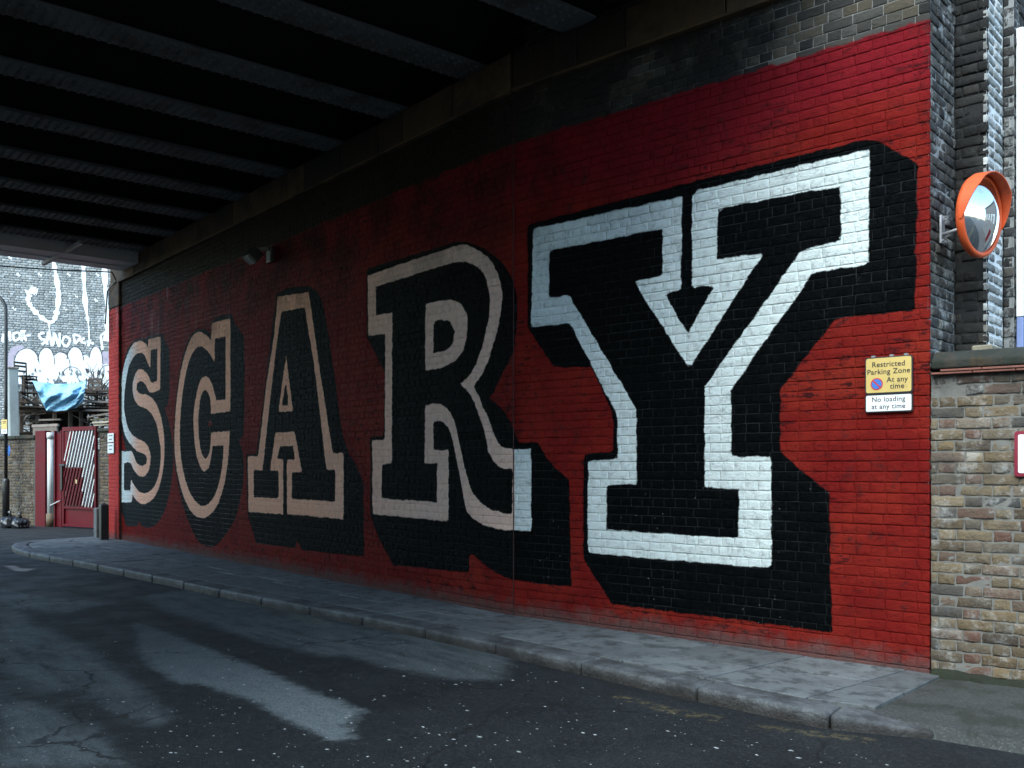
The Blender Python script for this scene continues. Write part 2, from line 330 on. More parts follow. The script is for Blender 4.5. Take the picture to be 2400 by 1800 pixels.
def brick_wall(root, sections, mat, mortar_mat, n_single=300, jit=0.0025, edge=0.007, rough=0.0012, mortar_n=-0.008, cell=0.05, paint=None, name='brick', drop=0.005):
    """sections: list of (bricks array, O, D, s0, s1, z0, z1, s_offset). Largest bricks in the picture become parts, the rest one part."""
    allb = []
    for (br, O, D, s0, s1, z0, z1, off) in sections:
        for b in br: allb.append((b, O, D, off))
    cen = np.array([to_world(np.array([[(b[0] + b[1]) / 2, 0, (b[2] + b[3]) / 2]]), O, D)[0] for b, O, D, off in allb])
    d, ok = in_view(cen)
    face = np.array([abs(D[1] * FWD[0] - D[0] * FWD[1]) for _, O, D, off in allb])
    size = np.array([b[1] - b[0] for b, _, _, _ in allb]) * face / np.maximum(d, .1) ** 2 * np.where(ok, 1, 0)
    order = np.argsort(-size); single = set(i for i in order[:n_single] if size[i] > 0)
    Vs = []; Qs = []; A = {'rnd': [], 'rnd2': [], 'wall_s': []}; PP = []; spans = []; n = 0
    for i, (b, O, D, off) in enumerate(allb):
        P, q = brick_verts(b, jit, edge, rough, 0.03, drop)
        Vs.append(to_world(P, O, D)); Qs.append(q); r1, r2 = RNG.random(2)
        A['rnd'].append(np.full(len(P), r1)); A['rnd2'].append(np.full(len(P), r2)); A['wall_s'].append(P[:, 0] + off)
        PP.append(np.column_stack([P[:, 0] + off, P[:, 2]])); spans.append(len(P))
    sdf = {}
    if paint is not None:
        cat = np.vstack(PP)
        for k, pol in paint.items():
            v = signed_distance(cat, pol); sdf[k] = np.split(v, np.cumsum(spans)[:-1])
    keys = list(A) + list(sdf)
    def attrs_of(i): return {k: (A[k][i] if k in A else sdf[k][i]) for k in keys}
    rest = [i for i in range(len(allb)) if i not in single]
    for i in sorted(single):
        me = np_mesh(name, Vs[i], Qs[i], attrs_of(i), True); link_mesh(name, me, mat, root, True, Vs[i])
    if rest:
        offs = np.cumsum([0] + [spans[i] for i in rest])
        V = np.vstack([Vs[i] for i in rest]); Q = np.vstack([Qs[i] + o for i, o in zip(rest, offs)])
        at = {k: np.concatenate([(A[k][i] if k in A else sdf[k][i]) for i in rest]) for k in keys}
        mark(link_mesh('brickwork', np_mesh('brickwork', V, Q, at, True), mat, root, True, V), kind='stuff')
    # recessed mortar sheet
    Vs = []; Qs = []; PS = []; n = 0
    for (br, O, D, s0, s1, z0, z1, off) in sections:
        ns = max(2, int((s1 - s0) / cell) + 1); nz = max(2, int((z1 - z0) / cell) + 1)
        S_, Z_ = np.meshgrid(np.linspace(s0, s1, ns), np.linspace(z0, z1, nz))
        deep = 0.0
        if paint is not None:        # pointing washed out here and there
            a_, b_ = S_.ravel() + off, Z_.ravel(); row = np.floor((b_ + 0.05) / 0.0765)
            deep = np.clip(np.sin(a_ * 1.9 + row * 2.3) + np.sin(a_ * 0.83 + row * 1.7 + 1) + 0.8 * np.sin(a_ * 4.1 - row * 3.1) - 0.7, 0, 1.4) * 0.0036
        P = np.stack([S_.ravel(), mortar_n - deep + RNG.normal(0, .0007 if paint is not None else .0015, S_.size), Z_.ravel()], 1)
        idx = np.arange(ns * nz).reshape(nz, ns)
        q = np.stack([idx[:-1, :-1].ravel(), idx[:-1, 1:].ravel(), idx[1:, 1:].ravel(), idx[1:, :-1].ravel()], 1)
        Vs.append(to_world(P, O, D)); Qs.append(q + n); n += len(P); PS.append(np.column_stack([P[:, 0] + off, P[:, 2]]))
    V = np.vstack(Vs); PS = np.vstack(PS); at = {'rnd': np.full(len(V), -1.0), 'wall_s': PS[:, 0]}
    if paint is not None:
        for k, pol in paint.items(): at[k] = signed_distance(PS, pol)
    link_mesh('mortar', np_mesh('mortar', V, np.vstack(Qs), at, False), mortar_mat, root, True, V)

# ------------------------------------------------------------------ materials of the place
def mural_material(mortar=False):
    m = Mat('mural_mortar' if mortar else 'mural_brick')
    x, y, z = m.sep()
    s = m.attr('wall_s'); rnd = m.attr('rnd'); rnd2 = m.attr('rnd2')
    wob = m.math('MULTIPLY', m.math('SUBTRACT', m.noise(9, 4), 0.5), 0.045)
    fine = m.math('MULTIPLY', m.math('SUBTRACT', m.noise(70, 3), 0.5), 0.02)
    def mask(k): return m.rng(m.math('ADD', m.math('ADD', m.attr(k), wob), fine), -0.006, 0.006)
    # reds: crimson coats and more orange coats, patchy
    big = m.noise(0.55, 3, 0.5); mid = m.noise(2.3, 5, 0.6); tiny = m.noise(28, 4, 0.6)
    up = m.rng(m.math('ADD', z, m.math('MULTIPLY', big, 1.6)), 4.55, 5.05)
    red = m.mix(m.rng(mid, 0.35, 0.65), (0.148, 0.0092, 0.0085), (0.195, 0.0165, 0.011))
    red = m.mix(m.math('MULTIPLY', up, 0.75), red, (0.175, 0.008, 0.017))
    red = m.mix(m.rng(m.noise(1.1, 2), 0.56, 0.68, 0, 0.6), red, (0.235, 0.027, 0.015))
    if not mortar: red = m.mix(m.math('MULTIPLY', rnd2, 0.16), red, (0.13, 0.008, 0.009))
    red = m.mix(m.math('MULTIPLY', m.rng(s, 0.3, -2.5, 0, 0.15), m.rng(s, -12.25, -12.2)), red, (0.085, 0.005, 0.007))      # darker, browner red on the long stretch: its dimness put into the paint
    # worn through spots
    worn = m.math('MULTIPLY', m.rng(m.noise(7, 8, 0.78), 0.54, 0.64), m.rng(m.noise(0.8, 3), 0.35, 0.6, 0.25, 1.0))
    red = m.mix(m.math('MULTIPLY', worn, 0.75), red, (0.055, 0.014, 0.013))
    pits = m.math('MULTIPLY', m.rng(m.noise(1.0, 7, 0.78, m.stretch((7, 7, 24))), 0.52, 0.62), m.rng(m.noise(1.1, 4), 0.4, 0.6, 0.15, 1.0))
    red = m.mix(pits, red, (0.035, 0.007, 0.008))
    red = m.mix(m.rng(s, -12.2, -12.25, 0, 0.85), red, (0.46, 0.055, 0.05))      # outside light on the far pilaster put into its red
    white = m.mix(m.rng(m.noise(15, 8, 0.78), 0.49, 0.66, 0, 0.7), (0.69, 0.765, 0.75), (0.33, 0.37, 0.36))
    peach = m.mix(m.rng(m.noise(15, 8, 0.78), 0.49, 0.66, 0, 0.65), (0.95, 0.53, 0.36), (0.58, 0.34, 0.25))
    pm = m.math('MULTIPLY', m.rng(s, 0.0, 0.01, 1.0, 0.0), m.rng(m.math('ADD', s, m.math('MULTIPLY', mid, 0.5)), -11.6, -10.7))  # warm light inside and cool daylight at the S put into letter colour
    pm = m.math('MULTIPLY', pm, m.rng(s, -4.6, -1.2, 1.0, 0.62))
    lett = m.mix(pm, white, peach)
    black = m.mix(m.rng(tiny, 0.3, 0.8), (0.0010, 0.0015, 0.0018), (0.0032, 0.0043, 0.005))
    if mortar: black = m.mix(m.rng(m.noise(2.2, 6, .7), 0.36, 0.62, 0.15, 1.0), black, m.mix(m.math('MULTIPLY', m.rng(s, -4.5, -7.5), m.rng(z, 2.0, 1.2)), (0.022, 0.026, 0.028), (0.22, 0.18, 0.17)))
    glint = m.math('MULTIPLY', m.rng(m.voro(13), 0.075, 0.05), m.rng(z, 1.6, 0.9, 0, 0.5)); black = m.mix(m.math('MULTIPLY', glint, m.rng(m.noise(2.2, 3), 0.5, 0.6)), black, (0.4, 0.42, 0.42))  # glints on the black put into its colour as pale spots
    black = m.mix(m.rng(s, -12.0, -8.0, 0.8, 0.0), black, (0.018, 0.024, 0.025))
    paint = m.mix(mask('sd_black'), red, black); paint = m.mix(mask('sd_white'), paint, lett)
    # soot (with dimness painted in) and lime runs
    runs = m.noise(1.0, 6, 0.7, m.stretch((2.2, 2.2, 0.35)))
    lime = m.math('MULTIPLY', m.rng(runs, 0.55, 0.72), m.rng(z, 2.6, 4.2, 0, 0.55)); lime = m.math('MULTIPLY', lime, m.rng(s, -4.5, -6.0))
    paint = m.mix(lime, paint, (0.36, 0.27, 0.27))
    soot = m.math('MULTIPLY', m.rng(m.noise(1.7, 6, 0.7), 0.35, 0.65), m.rng(z, 2.9, 4.5, 0, 0.8)); soot = m.math('MULTIPLY', soot, m.rng(s, 2.4, 0.0))  # soot stains, deepened high up to paint in the dimness there
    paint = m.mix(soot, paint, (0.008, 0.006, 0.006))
    base_d = m.math('MULTIPLY', m.rng(m.math('ADD', z, m.math('MULTIPLY', m.noise(6, 5, .65), 0.30)), 0.34, 0.16), 0.75)
    paint = m.mix(base_d, paint, (0.10, 0.075, 0.07))
    # bare brick above the painting
    if mortar: bare = m.mix(m.noise(8, 5), (0.20, 0.20, 0.19), (0.36, 0.36, 0.34))
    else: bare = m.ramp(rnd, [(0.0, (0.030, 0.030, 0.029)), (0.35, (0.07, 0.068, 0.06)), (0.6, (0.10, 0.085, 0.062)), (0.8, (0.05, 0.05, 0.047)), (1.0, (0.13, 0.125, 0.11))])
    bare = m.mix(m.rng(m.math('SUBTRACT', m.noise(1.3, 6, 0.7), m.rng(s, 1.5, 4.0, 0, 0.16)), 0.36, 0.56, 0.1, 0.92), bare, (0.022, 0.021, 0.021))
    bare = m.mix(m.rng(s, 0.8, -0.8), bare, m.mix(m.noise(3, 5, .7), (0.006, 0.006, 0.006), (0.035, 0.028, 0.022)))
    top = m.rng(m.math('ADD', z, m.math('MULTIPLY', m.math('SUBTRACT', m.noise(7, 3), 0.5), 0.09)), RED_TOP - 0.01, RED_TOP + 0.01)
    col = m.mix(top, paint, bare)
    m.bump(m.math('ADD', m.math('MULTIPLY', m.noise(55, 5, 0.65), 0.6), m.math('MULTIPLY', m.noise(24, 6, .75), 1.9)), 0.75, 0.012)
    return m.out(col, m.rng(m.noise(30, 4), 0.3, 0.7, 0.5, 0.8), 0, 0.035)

def stock_brick(name, stops, soot_z=None, soot_amt=0.8, lime=0.0, patch=0.5, bstr=0.6, mott=1.0):
    m = Mat(name); x, y, z = m.sep(); rnd = m.attr('rnd')
    c = m.ramp(rnd, stops)
    c = m.mix(m.rng(m.noise(16, 6, 0.7), 0.35, 0.7, 0, 0.55), c, m.ramp(m.attr('rnd2'), [(q_, tuple(v * mott for v in c_)) for q_, c_ in ((0, (0.05, 0.045, 0.04)), (0.5, (0.14, 0.115, 0.08)), (1, (0.26, 0.23, 0.18)))]))
    c = m.mix(m.rng(m.noise(1.6, 6, 0.7), 0.48, 0.68, 0, patch), c, tuple(v * mott for v in (0.045, 0.043, 0.042)))
    if soot_z: c = m.mix(m.math('MULTIPLY', m.rng(m.math('ADD', z, m.math('MULTIPLY', m.noise(4, 5, .7), 0.5)), *soot_z), soot_amt), c, (0.028, 0.027, 0.025))
    if lime: c = m.mix(m.math('MULTIPLY', m.rng(m.noise(5, 7, 0.75), 0.5, 0.66), lime), c, (0.55, 0.56, 0.54))
    m.bump(m.math('ADD', m.noise(60, 5, 0.7), m.math('MULTIPLY', m.noise(18, 4), 1.2)), bstr, 0.010)
    return m.out(c, 0.88, 0, 0.3)

def mortar_mat(name, a, b, soot_z=None, dark=(0.03, 0.03, 0.028)):
    m = Mat(name); x, y, z = m.sep(); c = m.mix(m.noise(9, 5, .7), a, b)
    c = m.mix(m.rng(m.noise(1.6, 6, 0.7), 0.5, 0.7, 0, 0.7), c, dark)
    if soot_z: c = m.mix(m.math('MULTIPLY', m.rng(m.math('ADD', z, m.math('MULTIPLY', m.noise(4, 5, .7), 0.5)), *soot_z), 0.85), c, dark)
    m.bump(m.noise(90, 4, 0.7), 0.5, 0.008); return m.out(c, 0.95, 0, 0.2)

YELLOWS = [(0.0, (0.07, 0.055, 0.042)), (0.14, (0.17, 0.12, 0.065)), (0.28, (0.24, 0.175, 0.095)), (0.42, (0.12, 0.095, 0.068)), (0.56, (0.26, 0.20, 0.12)), (0.68, (0.07, 0.072, 0.075)), (0.80, (0.17, 0.145, 0.11)), (0.92, (0.14, 0.062, 0.046)), (1.0, (0.27, 0.24, 0.19))]
DARKS = [(0.0, (0.035, 0.036, 0.038)), (0.3, (0.07, 0.07, 0.07)), (0.55, (0.045, 0.045, 0.047)), (0.8, (0.10, 0.097, 0.09)), (1.0, (0.16, 0.15, 0.135))]
GREYS = [(0.0, (0.24, 0.265, 0.265)), (0.4, (0.34, 0.365, 0.365)), (0.7, (0.28, 0.30, 0.30)), (1.0, (0.48, 0.51, 0.51))]
YELLOWS = [(p, tuple(v * 0.85 for v in c)) for p, c in YELLOWS]
YELLOWS = [(p, (c[0] * 0.85, c[1] * 0.84, c[2] * 0.82)) for p, c in YELLOWS]
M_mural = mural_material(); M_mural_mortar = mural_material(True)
M_yellow = stock_brick('yellow_stock_brick', YELLOWS, (2.0, 2.4), 0.85, 0.35, 0.6, 0.9)
M_yellow_mortar = mortar_mat('grey_mortar', (0.12, 0.12, 0.108), (0.22, 0.215, 0.195), (2.1, 2.5))
M_pier = stock_brick('sooty_brick', [(p, tuple(v * 0.6 for v in c)) for p, c in DARKS], None, 0, 0.5, 0.5, 0.8, 0.5)
M_pier_shade = stock_brick('shaded_sooty_brick', [(p, tuple(v * 0.22 for v in c)) for p, c in DARKS], None, 0, 0.04, 0.7, 0.8, 0.10)  # sooty brick, with the shade on this recessed face put into its colour
M_shade_mortar = mortar_mat('shaded_mortar', (0.010, 0.011, 0.011), (0.035, 0.036, 0.036))  # joints of that face, darkened with the same painted shade
M_pier_mortar = mortar_mat('lime_mortar', (0.10, 0.103, 0.10), (0.42, 0.43, 0.42), None, (0.04, 0.04, 0.04))
M_pier_lime_daylit = stock_brick('daylit_limed_brick', [(0.0, (0.14, 0.15, 0.148)), (0.5, (0.26, 0.275, 0.27)), (1.0, (0.40, 0.42, 0.41))], None, 0, 0.85, 0.2, 0.8)  # lime bloom, plus the daylight on this return put into the colour
M_lime = mortar_mat('white_lime_bloom', (0.72, 0.74, 0.73), (0.85, 0.87, 0.86), None, (0.4, 0.41, 0.4))
M_tall = stock_brick('grey_engineering_brick', GREYS, None, 0, 0.6, 0.15)
M_tall_mortar = mortar_mat('dark_mortar', (0.07, 0.08, 0.085), (0.13, 0.14, 0.145))
YELLOWS = [(p, tuple(v * 0.85 for v in c)) for p, c in YELLOWS]
M_bound = stock_brick('weathered_stock_brick', [(p, tuple(v * 0.6 for v in c)) for p, c in YELLOWS], (2.1, 2.55), 0.75, 0.12, 0.6, 0.6, 0.6)
M_bound_mortar = mortar_mat('weathered_mortar', (0.07, 0.068, 0.06), (0.13, 0.125, 0.11))

def stone_mat(name, a, b, dark=(0.02, 0.02, 0.02), amt=0.8):
    m = Mat(name); c = m.mix(m.attr('rnd'), a, b); c = m.mix(m.rng(m.noise(2.2, 6, 0.7), 0.38, 0.66, 0, amt), c, dark)
    c = m.mix(m.rng(m.noise(1.0, 5, .7, m.stretch((6, 6, 0.8))), 0.5, 0.7, 0, 0.4), c, (0.10, 0.055, 0.025))
    m.bump(m.noise(30, 6, 0.7), 0.6, 0.02); return m.out(c, 0.9, 0, 0.3)
M_stone = stone_mat('sooty_stone', (0.028, 0.022, 0.017), (0.13, 0.085, 0.045))
M_cope = stone_mat('mossy_coping', (0.030, 0.032, 0.028), (0.055, 0.058, 0.048), (0.015, 0.02, 0.012), 0.7)
M_plinth = stone_mat('pale_stone', (0.24, 0.22, 0.16), (0.28, 0.25, 0.18), (0.07, 0.065, 0.055), 0.8)
M_tile = simple('red_clay_tile', (0.19, 0.075, 0.055), 0.85, 0, 0.3, 9, 0.4)
M_core = simple('masonry_core', (0.05, 0.047, 0.043), 0.95, 0, 0.4, 3, 0.5, 20)

# ================================================================== GROUND AND ROAD
def asphalt():
    m = Mat('asphalt'); x, y, z = m.sep()
    agg = m.voro(130); n1 = m.noise(1.4, 6, 0.65); n2 = m.noise(45, 4, 0.65)
    base = m.mix(m.rng(n1, 0.3, 0.7), (0.0055, 0.0068, 0.0075), (0.0125, 0.0148, 0.016))
    base = m.mix(m.rng(m.noise(48, 8, .85), 0.50, 0.64, 0, 0.85), base, (0.042, 0.048, 0.05)); base = m.mix(m.rng(n2, 0.45, 0.3, 0, 0.6), base, (0.006, 0.0062, 0.007))
    wob = m.math('MULTIPLY', m.math('SUBTRACT', m.noise(9, 8, 0.8), 0.5), 0.30)
    def msk(k, soft): return m.rng(m.math('ADD', m.attr(k), wob), -soft, soft)
    mid_grey = m.mix(m.rng(m.noise(55, 7, .8), 0.35, 0.65), (0.045, 0.053, 0.055), (0.12, 0.137, 0.14))  # paler grey inside the mid outlines
    base = m.mix(m.math('MULTIPLY', msk('sd_mid', 0.10), m.rng(m.noise(7, 6, .7, m.stretch((0.3, 1.2, 1))), 0.3, 0.6, 0.4, 1.0)), base, mid_grey)
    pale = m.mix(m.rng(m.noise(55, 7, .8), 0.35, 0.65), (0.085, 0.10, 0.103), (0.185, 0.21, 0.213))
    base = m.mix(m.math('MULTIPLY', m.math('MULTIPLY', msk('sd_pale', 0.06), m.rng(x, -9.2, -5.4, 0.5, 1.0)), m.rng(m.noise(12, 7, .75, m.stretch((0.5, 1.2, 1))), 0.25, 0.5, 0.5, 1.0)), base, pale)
    worn = m.rng(m.noise(16, 6, 0.75), 0.47, 0.60)
    base = m.mix(m.math('MULTIPLY', m.math('MULTIPLY', m.rng(m.math('ADD', m.attr('sd_yellow'), m.math('MULTIPLY', wob, 0.25)), -0.03, 0.03), worn), 0.32), base, (0.26, 0.20, 0.08))
    base = m.mix(m.math('MULTIPLY', m.rng(m.attr('sd_white'), -0.05, 0.05), 0.8), base, (0.5, 0.42, 0.38))
    wv = m.n.new('ShaderNodeVectorMath'); wv.operation = 'ADD'; sc = m.n.new('ShaderNodeVectorMath'); sc.operation = 'SCALE'; nz_ = m.n.new('ShaderNodeTexNoise'); nz_.inputs['Scale'].default_value = 2.5; nz_.inputs['Detail'].default_value = 6
    m.L(m.pos, nz_.inputs['Vector']); m.L(nz_.outputs['Color'], sc.inputs[0]); sc.inputs['Scale'].default_value = 0.5; m.L(m.pos, wv.inputs[0]); m.L(sc.outputs[0], wv.inputs[1])
    crack = m.math('MULTIPLY', m.rng(m.voro(0.55, wv.outputs[0], 'DISTANCE_TO_EDGE'), 0.010, 0.003), m.rng(m.noise(0.6, 3), 0.42, 0.55))
    base = m.mix(m.math('MULTIPLY', crack, 0.85), base, (0.004, 0.0042, 0.0045))
    m.bump(m.math('ADD', m.math('MULTIPLY', agg, 0.9), m.math('MULTIPLY', m.noise(220, 2), 0.5)), 0.7, 0.008)
    return m.out(base, m.rng(m.noise(2.0, 5, .65), 0.35, 0.65, 0.6, 0.88), 0, 0.3)
M_asphalt = asphalt()
xs = np.concatenate([[-90, -60, -45, -34, -28, -24], np.arange(-22, 2.01, 0.08), [3, 5, 9, 16, 30, 60]])
ys = np.concatenate([[-60, -30, -14, -8, -4, -2], np.arange(-1.0, 6.0, 0.08), [7, 9, 12]])
X_, Y_ = np.meshgrid(xs, ys); V = np.column_stack([X_.ravel(), Y_.ravel(), np.full(X_.size, Z_ROAD)])
idx = np.arange(X_.size).reshape(X_.shape)
Q = np.stack([idx[:-1, :-1].ravel(), idx[:-1, 1:].ravel(), idx[1:, 1:].ravel(), idx[1:, :-1].ravel()], 1)
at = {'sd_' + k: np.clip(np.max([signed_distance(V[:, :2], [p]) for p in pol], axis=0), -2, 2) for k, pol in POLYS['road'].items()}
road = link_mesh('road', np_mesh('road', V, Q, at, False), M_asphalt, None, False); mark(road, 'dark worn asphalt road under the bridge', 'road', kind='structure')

mg = simple('far_ground', (0.06, 0.06, 0.058), 0.95, 0, 0.3, 0.4)
g = B().box((0, 0, -0.50), (900, 900, 0.6)).build('ground', mg); mark(g, 'dark bare ground running out beyond the street', 'ground', kind='structure')

# pavement: kerb line (outer top edge), slabs to the wall foot
KERB = [(-20.36, 5.70), (-20.20, 4.95), (-20.02, 4.40), (-19.66, 4.02), (-19.05, 3.84), (-18.20, 3.74), (-17.3, 3.76), (-16.4, 3.85), (-15.45, 3.96), (-14.5, 4.06), (-13.55, 4.14), (-12.6, 4.21), (-11.65, 4.28), (-10.7, 4.35), (-9.75, 4.44), (-8.8, 4.54), (-7.9, 4.63), (-6.95, 4.71), (-6.0, 4.755), (-5.02, 4.78), (-3.97, 4.82), (-3.05, 4.90), (-2.56, 5.18)]
def concrete():
    m = Mat('pavement_concrete'); r = m.attr('rnd')
    c = m.mix(r, (0.105, 0.116, 0.118), (0.165, 0.18, 0.182))
    c = m.mix(m.rng(m.noise(2.6, 6, .68), 0.42, 0.68, 0, 0.65), c, (0.095, 0.098, 0.10))
    c = m.mix(m.rng(m.noise(5, 7, .75), 0.48, 0.60, 0, 0.8), c, (0.042, 0.046, 0.047)); c = m.mix(m.rng(m.noise(70, 5, .8), 0.5, 0.66, 0, 0.5), c, (0.06, 0.065, 0.066))
    c = m.mix(m.rng(m.voro(5.5), 0.07, 0.05, 0, 0.7), c, (0.05, 0.05, 0.052))
    c = m.mix(m.rng(m.voro(7.3, m.stretch((1, 1.3, 1))), 0.05, 0.04, 0, 0.35), c, (0.4, 0.4, 0.39))
    m.bump(m.math('ADD', m.noise(80, 5, .7), m.math('MULTIPLY', m.noise(9, 4), 1.5)), 0.4, 0.008); return m.out(c, m.rng(m.noise(4, 4), .3, .7, .6, .88), 0, 0.4)
M_conc = concrete()
def granite():
    m = Mat('granite_kerb'); r = m.attr('rnd'); c = m.mix(r, (0.10, 0.108, 0.112), (0.165, 0.175, 0.18))
    c = m.mix(m.rng(m.noise(60, 3, .7), 0.5, 0.7, 0, .5), c, (0.24, 0.255, 0.26)); c = m.mix(m.rng(m.noise(3, 6, .7), 0.36, 0.62, 0, .85), c, (0.036, 0.037, 0.038))
    x, y, z = m.sep(); c = m.mix(m.rng(m.math('ADD', z, m.math('MULTIPLY', m.noise(5, 5, .7), .08)), 0.03, -0.035, 0, .85), c, (0.028, 0.023, 0.02))      # tyre scuffs and road film low on the face
    m.bump(m.math('ADD', m.noise(40, 6, .7), m.math('MULTIPLY', m.noise(6, 4), 2.5)), 0.8, 0.02); return m.out(c, 0.6, 0, 0.4)
M_granite = granite()
pav = thing('pavement', (-10, 5, 0), 'grey slab pavement with granite kerb along the mural wall', 'pavement', kind='structure')
KW = 0.25
kp = [np.array(p) for p in KERB]
nrm = []
for i in range(len(kp)):
    t = kp[min(i + 1, len(kp) - 1)] - kp[max(i - 1, 0)]; t = t / np.linalg.norm(t); nrm.append(np.array([-t[1], t[0]]))
inn = [p + n * KW for p, n in zip(kp, nrm)]
for i in range(len(kp) - 1):
    a, b, c, d = kp[i], kp[i + 1], inn[i + 1], inn[i]
    e = (b - a) / np.linalg.norm(b - a) * 0.006; zt = random.uniform(-0.004, 0.004)
    b_ = B()
    if i == len(kp) - 2:       # the last stone dips to the road and tapers
        v = [(a + e, 0), (b, -0.055), (c, -0.045), (d + e, 0.0)]
    else: v = [(a + e, zt), (b - e, zt), (c - e, zt), (d + e, zt)]
    vs = [(p[0], p[1], -0.25) for p, _ in v] + [(p[0], p[1], z_) for p, z_ in v]
    b_.add(vs, [(3, 2, 1, 0), (4, 5, 6, 7), (0, 1, 5, 4), (1, 2, 6, 5), (2, 3, 7, 6), (3, 0, 4, 7)])
    b_.build('kerb_stone', M_granite, pav, 0.032, True, 4, {'rnd': random.random()})
def wall_y(x):
    if x < SEAM[0]: return W
    return W + (x - SEAM[0]) * DR[1] / DR[0]
jx = [-20.1, -19.3, -18.55, -17.8, -17.05, -16.3, -15.5, -14.75, -14.0, -13.2, -12.45, -11.7, -10.9, -10.15, -9.4, -8.6, -7.85, -7.1, -6.35, -5.6, -4.85, -4.1, -3.35, -2.95]
ix = [p[0] for p in inn]; iy = [p[1] for p in inn]
def inner_y(x): return float(np.interp(x, ix[3:], iy[3:])) + 0.004
def slab(pts, zt):
    b_ = B(); c = np.mean(pts, 0); q = [c + (np.array(p) - c) * (1 - 0.011 / max(.1, np.linalg.norm(np.array(p) - c))) for p in pts]; n = len(q)
    tl = [random.uniform(-.003, .003) for _ in q]
    b_.add([(p[0], p[1], -0.2) for p in q] + [(p[0], p[1], zt + t_) for p, t_ in zip(q, tl)], [tuple(range(n))[::-1], tuple(range(n, 2 * n))] + [(i, (i + 1) % n, n + (i + 1) % n, n + i) for i in range(n)])
    b_.build('paving_slab', M_conc, pav, 0.004, False, 1, {'rnd': random.random()})
for i in range(len(jx) - 1):
    x0, x1 = jx[i], jx[i + 1]; k0, k1 = inner_y(x0), inner_y(x1); w0, w1 = wall_y(x0) - 0.015, wall_y(x1) - 0.015
    if x1 > -3.0: x1w = -3.12; w1 = wall_y(x1w) - 0.015
    else: x1w = x1
    if x0 < -20.0: k0 = 4.75
    f = 0.5 + (0.06 if i % 2 else -0.06)
    slab([(x0, k0), (x1, k1), (x1 + (x1w - x1) * f, k1 + (w1 - k1) * f), (x0, k0 + (w0 - k0) * f)], random.uniform(-.003, .003))
    slab([(x0, k0 + (w0 - k0) * f), (x1 + (x1w - x1) * f, k1 + (w1 - k1) * f), (x1w, w1), (x0, w0)], random.uniform(-.003, .003))
b_ = B().prism([(-20.3, 5.7), (-20.15, 4.95), (-19.9, 4.5), (-19.5, 4.2), (-18.9, 4.02), (-16.4, 4.03), (-7, 4.9), (-3.1, 5.06), (-2.95, 5.3), (-3.22, 6.36), (-7.02, 5.77), (-20.0, 5.77)], -0.3, -0.03)
b_.build('bedding', M_core, pav)
# dropped crossover, mossy, at the right
def moss():
    m = Mat('mossy_concrete'); c = m.mix(m.noise(3, 6, .7), (0.028, 0.030, 0.028), (0.075, 0.078, 0.072)); x, y, z = m.sep()
    c = m.mix(m.rng(m.noise(60, 7, .8), 0.5, 0.64, 0, 0.8), c, (0.13, 0.135, 0.13)); c = m.mix(m.rng(m.noise(2.6, 7, .75), 0.48, 0.6, 0, 0.6), c, (0.018, 0.021, 0.010)); m.bump(m.noise(60, 6, .8), 0.9, 0.015); return m.out(c, 0.8, 0, 0.4)
p0 = END; p1 = END + DY * 5
b_ = B(); vs = [(-3.10, 5.12, -0.02), (-2.62, 5.16, -0.10), (2.2, 6.3, -0.121), (p1[0], p1[1] - .02, -0.03), (p0[0] - .05, p0[1] - 0.05, -0.018), (-3.3, 6.2, -0.02)]
b_.add(vs + [(x, y, -0.3) for x, y, z in vs], [(0, 1, 2, 3), (0, 3, 4, 5)] + [(6 + i, 6 + (i + 1) % 6, (i + 1) % 6, i) for i in range(6)] + [(11, 10, 9, 8, 7, 6)])
mark(b_.build('crossover', moss()), 'mossy concrete crossover at the foot of the yellow brick wall', 'crossover', kind='structure')

# grit and trodden gum on the road
M_gum = simple('pale_grit', (0.30, 0.32, 0.32), 0.8, 0, 0.6, 5, 0, 80, (0.08, 0.085, 0.085), 0.9)
b_ = B(); r_ = random.Random(3)
def speck(x, y, r, z):
    k = 6; a0 = r_.random() * 6; st = r_.uniform(1.0, 2.2); an = r_.uniform(-0.5, 0.5) + 0.35
    vs = []
    for i in range(k):
        t = a0 + i * 2 * math.pi / k; rr = r * r_.uniform(.7, 1.2); px, py = math.cos(t) * rr * st, math.sin(t) * rr
        vs.append((x + px * math.cos(an) - py * math.sin(an), y + px * math.sin(an) + py * math.cos(an), z))
    b_.add(vs + [(x, y, z + r * 0.45)], [(i, (i + 1) % k, k) for i in range(k)])
for _ in range(4200):
    d = r_.uniform(2.6, 8.5) ** 1.0; u = r_.uniform(-0.60, 0.62) * d
    x, y = RGT * u + FWD * d
    if y > 4.6 or r_.random() > (3.3 / d) ** 1.8: continue
    speck(x, y, r_.choice([0.0025, 0.003, 0.0035, 0.0035, 0.004, 0.005, 0.006, 0.009]), Z_ROAD + 0.001)
sp = b_.build('road_grit', M_gum); mark(sp, 'pale grit and trodden gum scattered over the asphalt', 'grit', kind='stuff')

# ================================================================== MURAL WALL (bridge abutment)
abut = thing('abutment_wall', (-10, W, 0), 'long red painted brick wall lettered SCARY in white and black', 'wall')
L_left = -(SEAM[0]) - 19.75
s_left = -19.12 - SEAM[0]
secs = []
brL = lay_bricks(s_left, -0.006, -0.05, LEDGE, joint=0.0075); secs.append((brL, SEAM, np.array([1.0, 0.0]), s_left, -0.004, -0.05, LEDGE, 0.0))
brR = lay_bricks(0.008, 3.8615, -0.05, LEDGE, joint=0.0075); secs.append((brR, SEAM, DR, 0.0, 3.85, -0.05, LEDGE, 0.0))
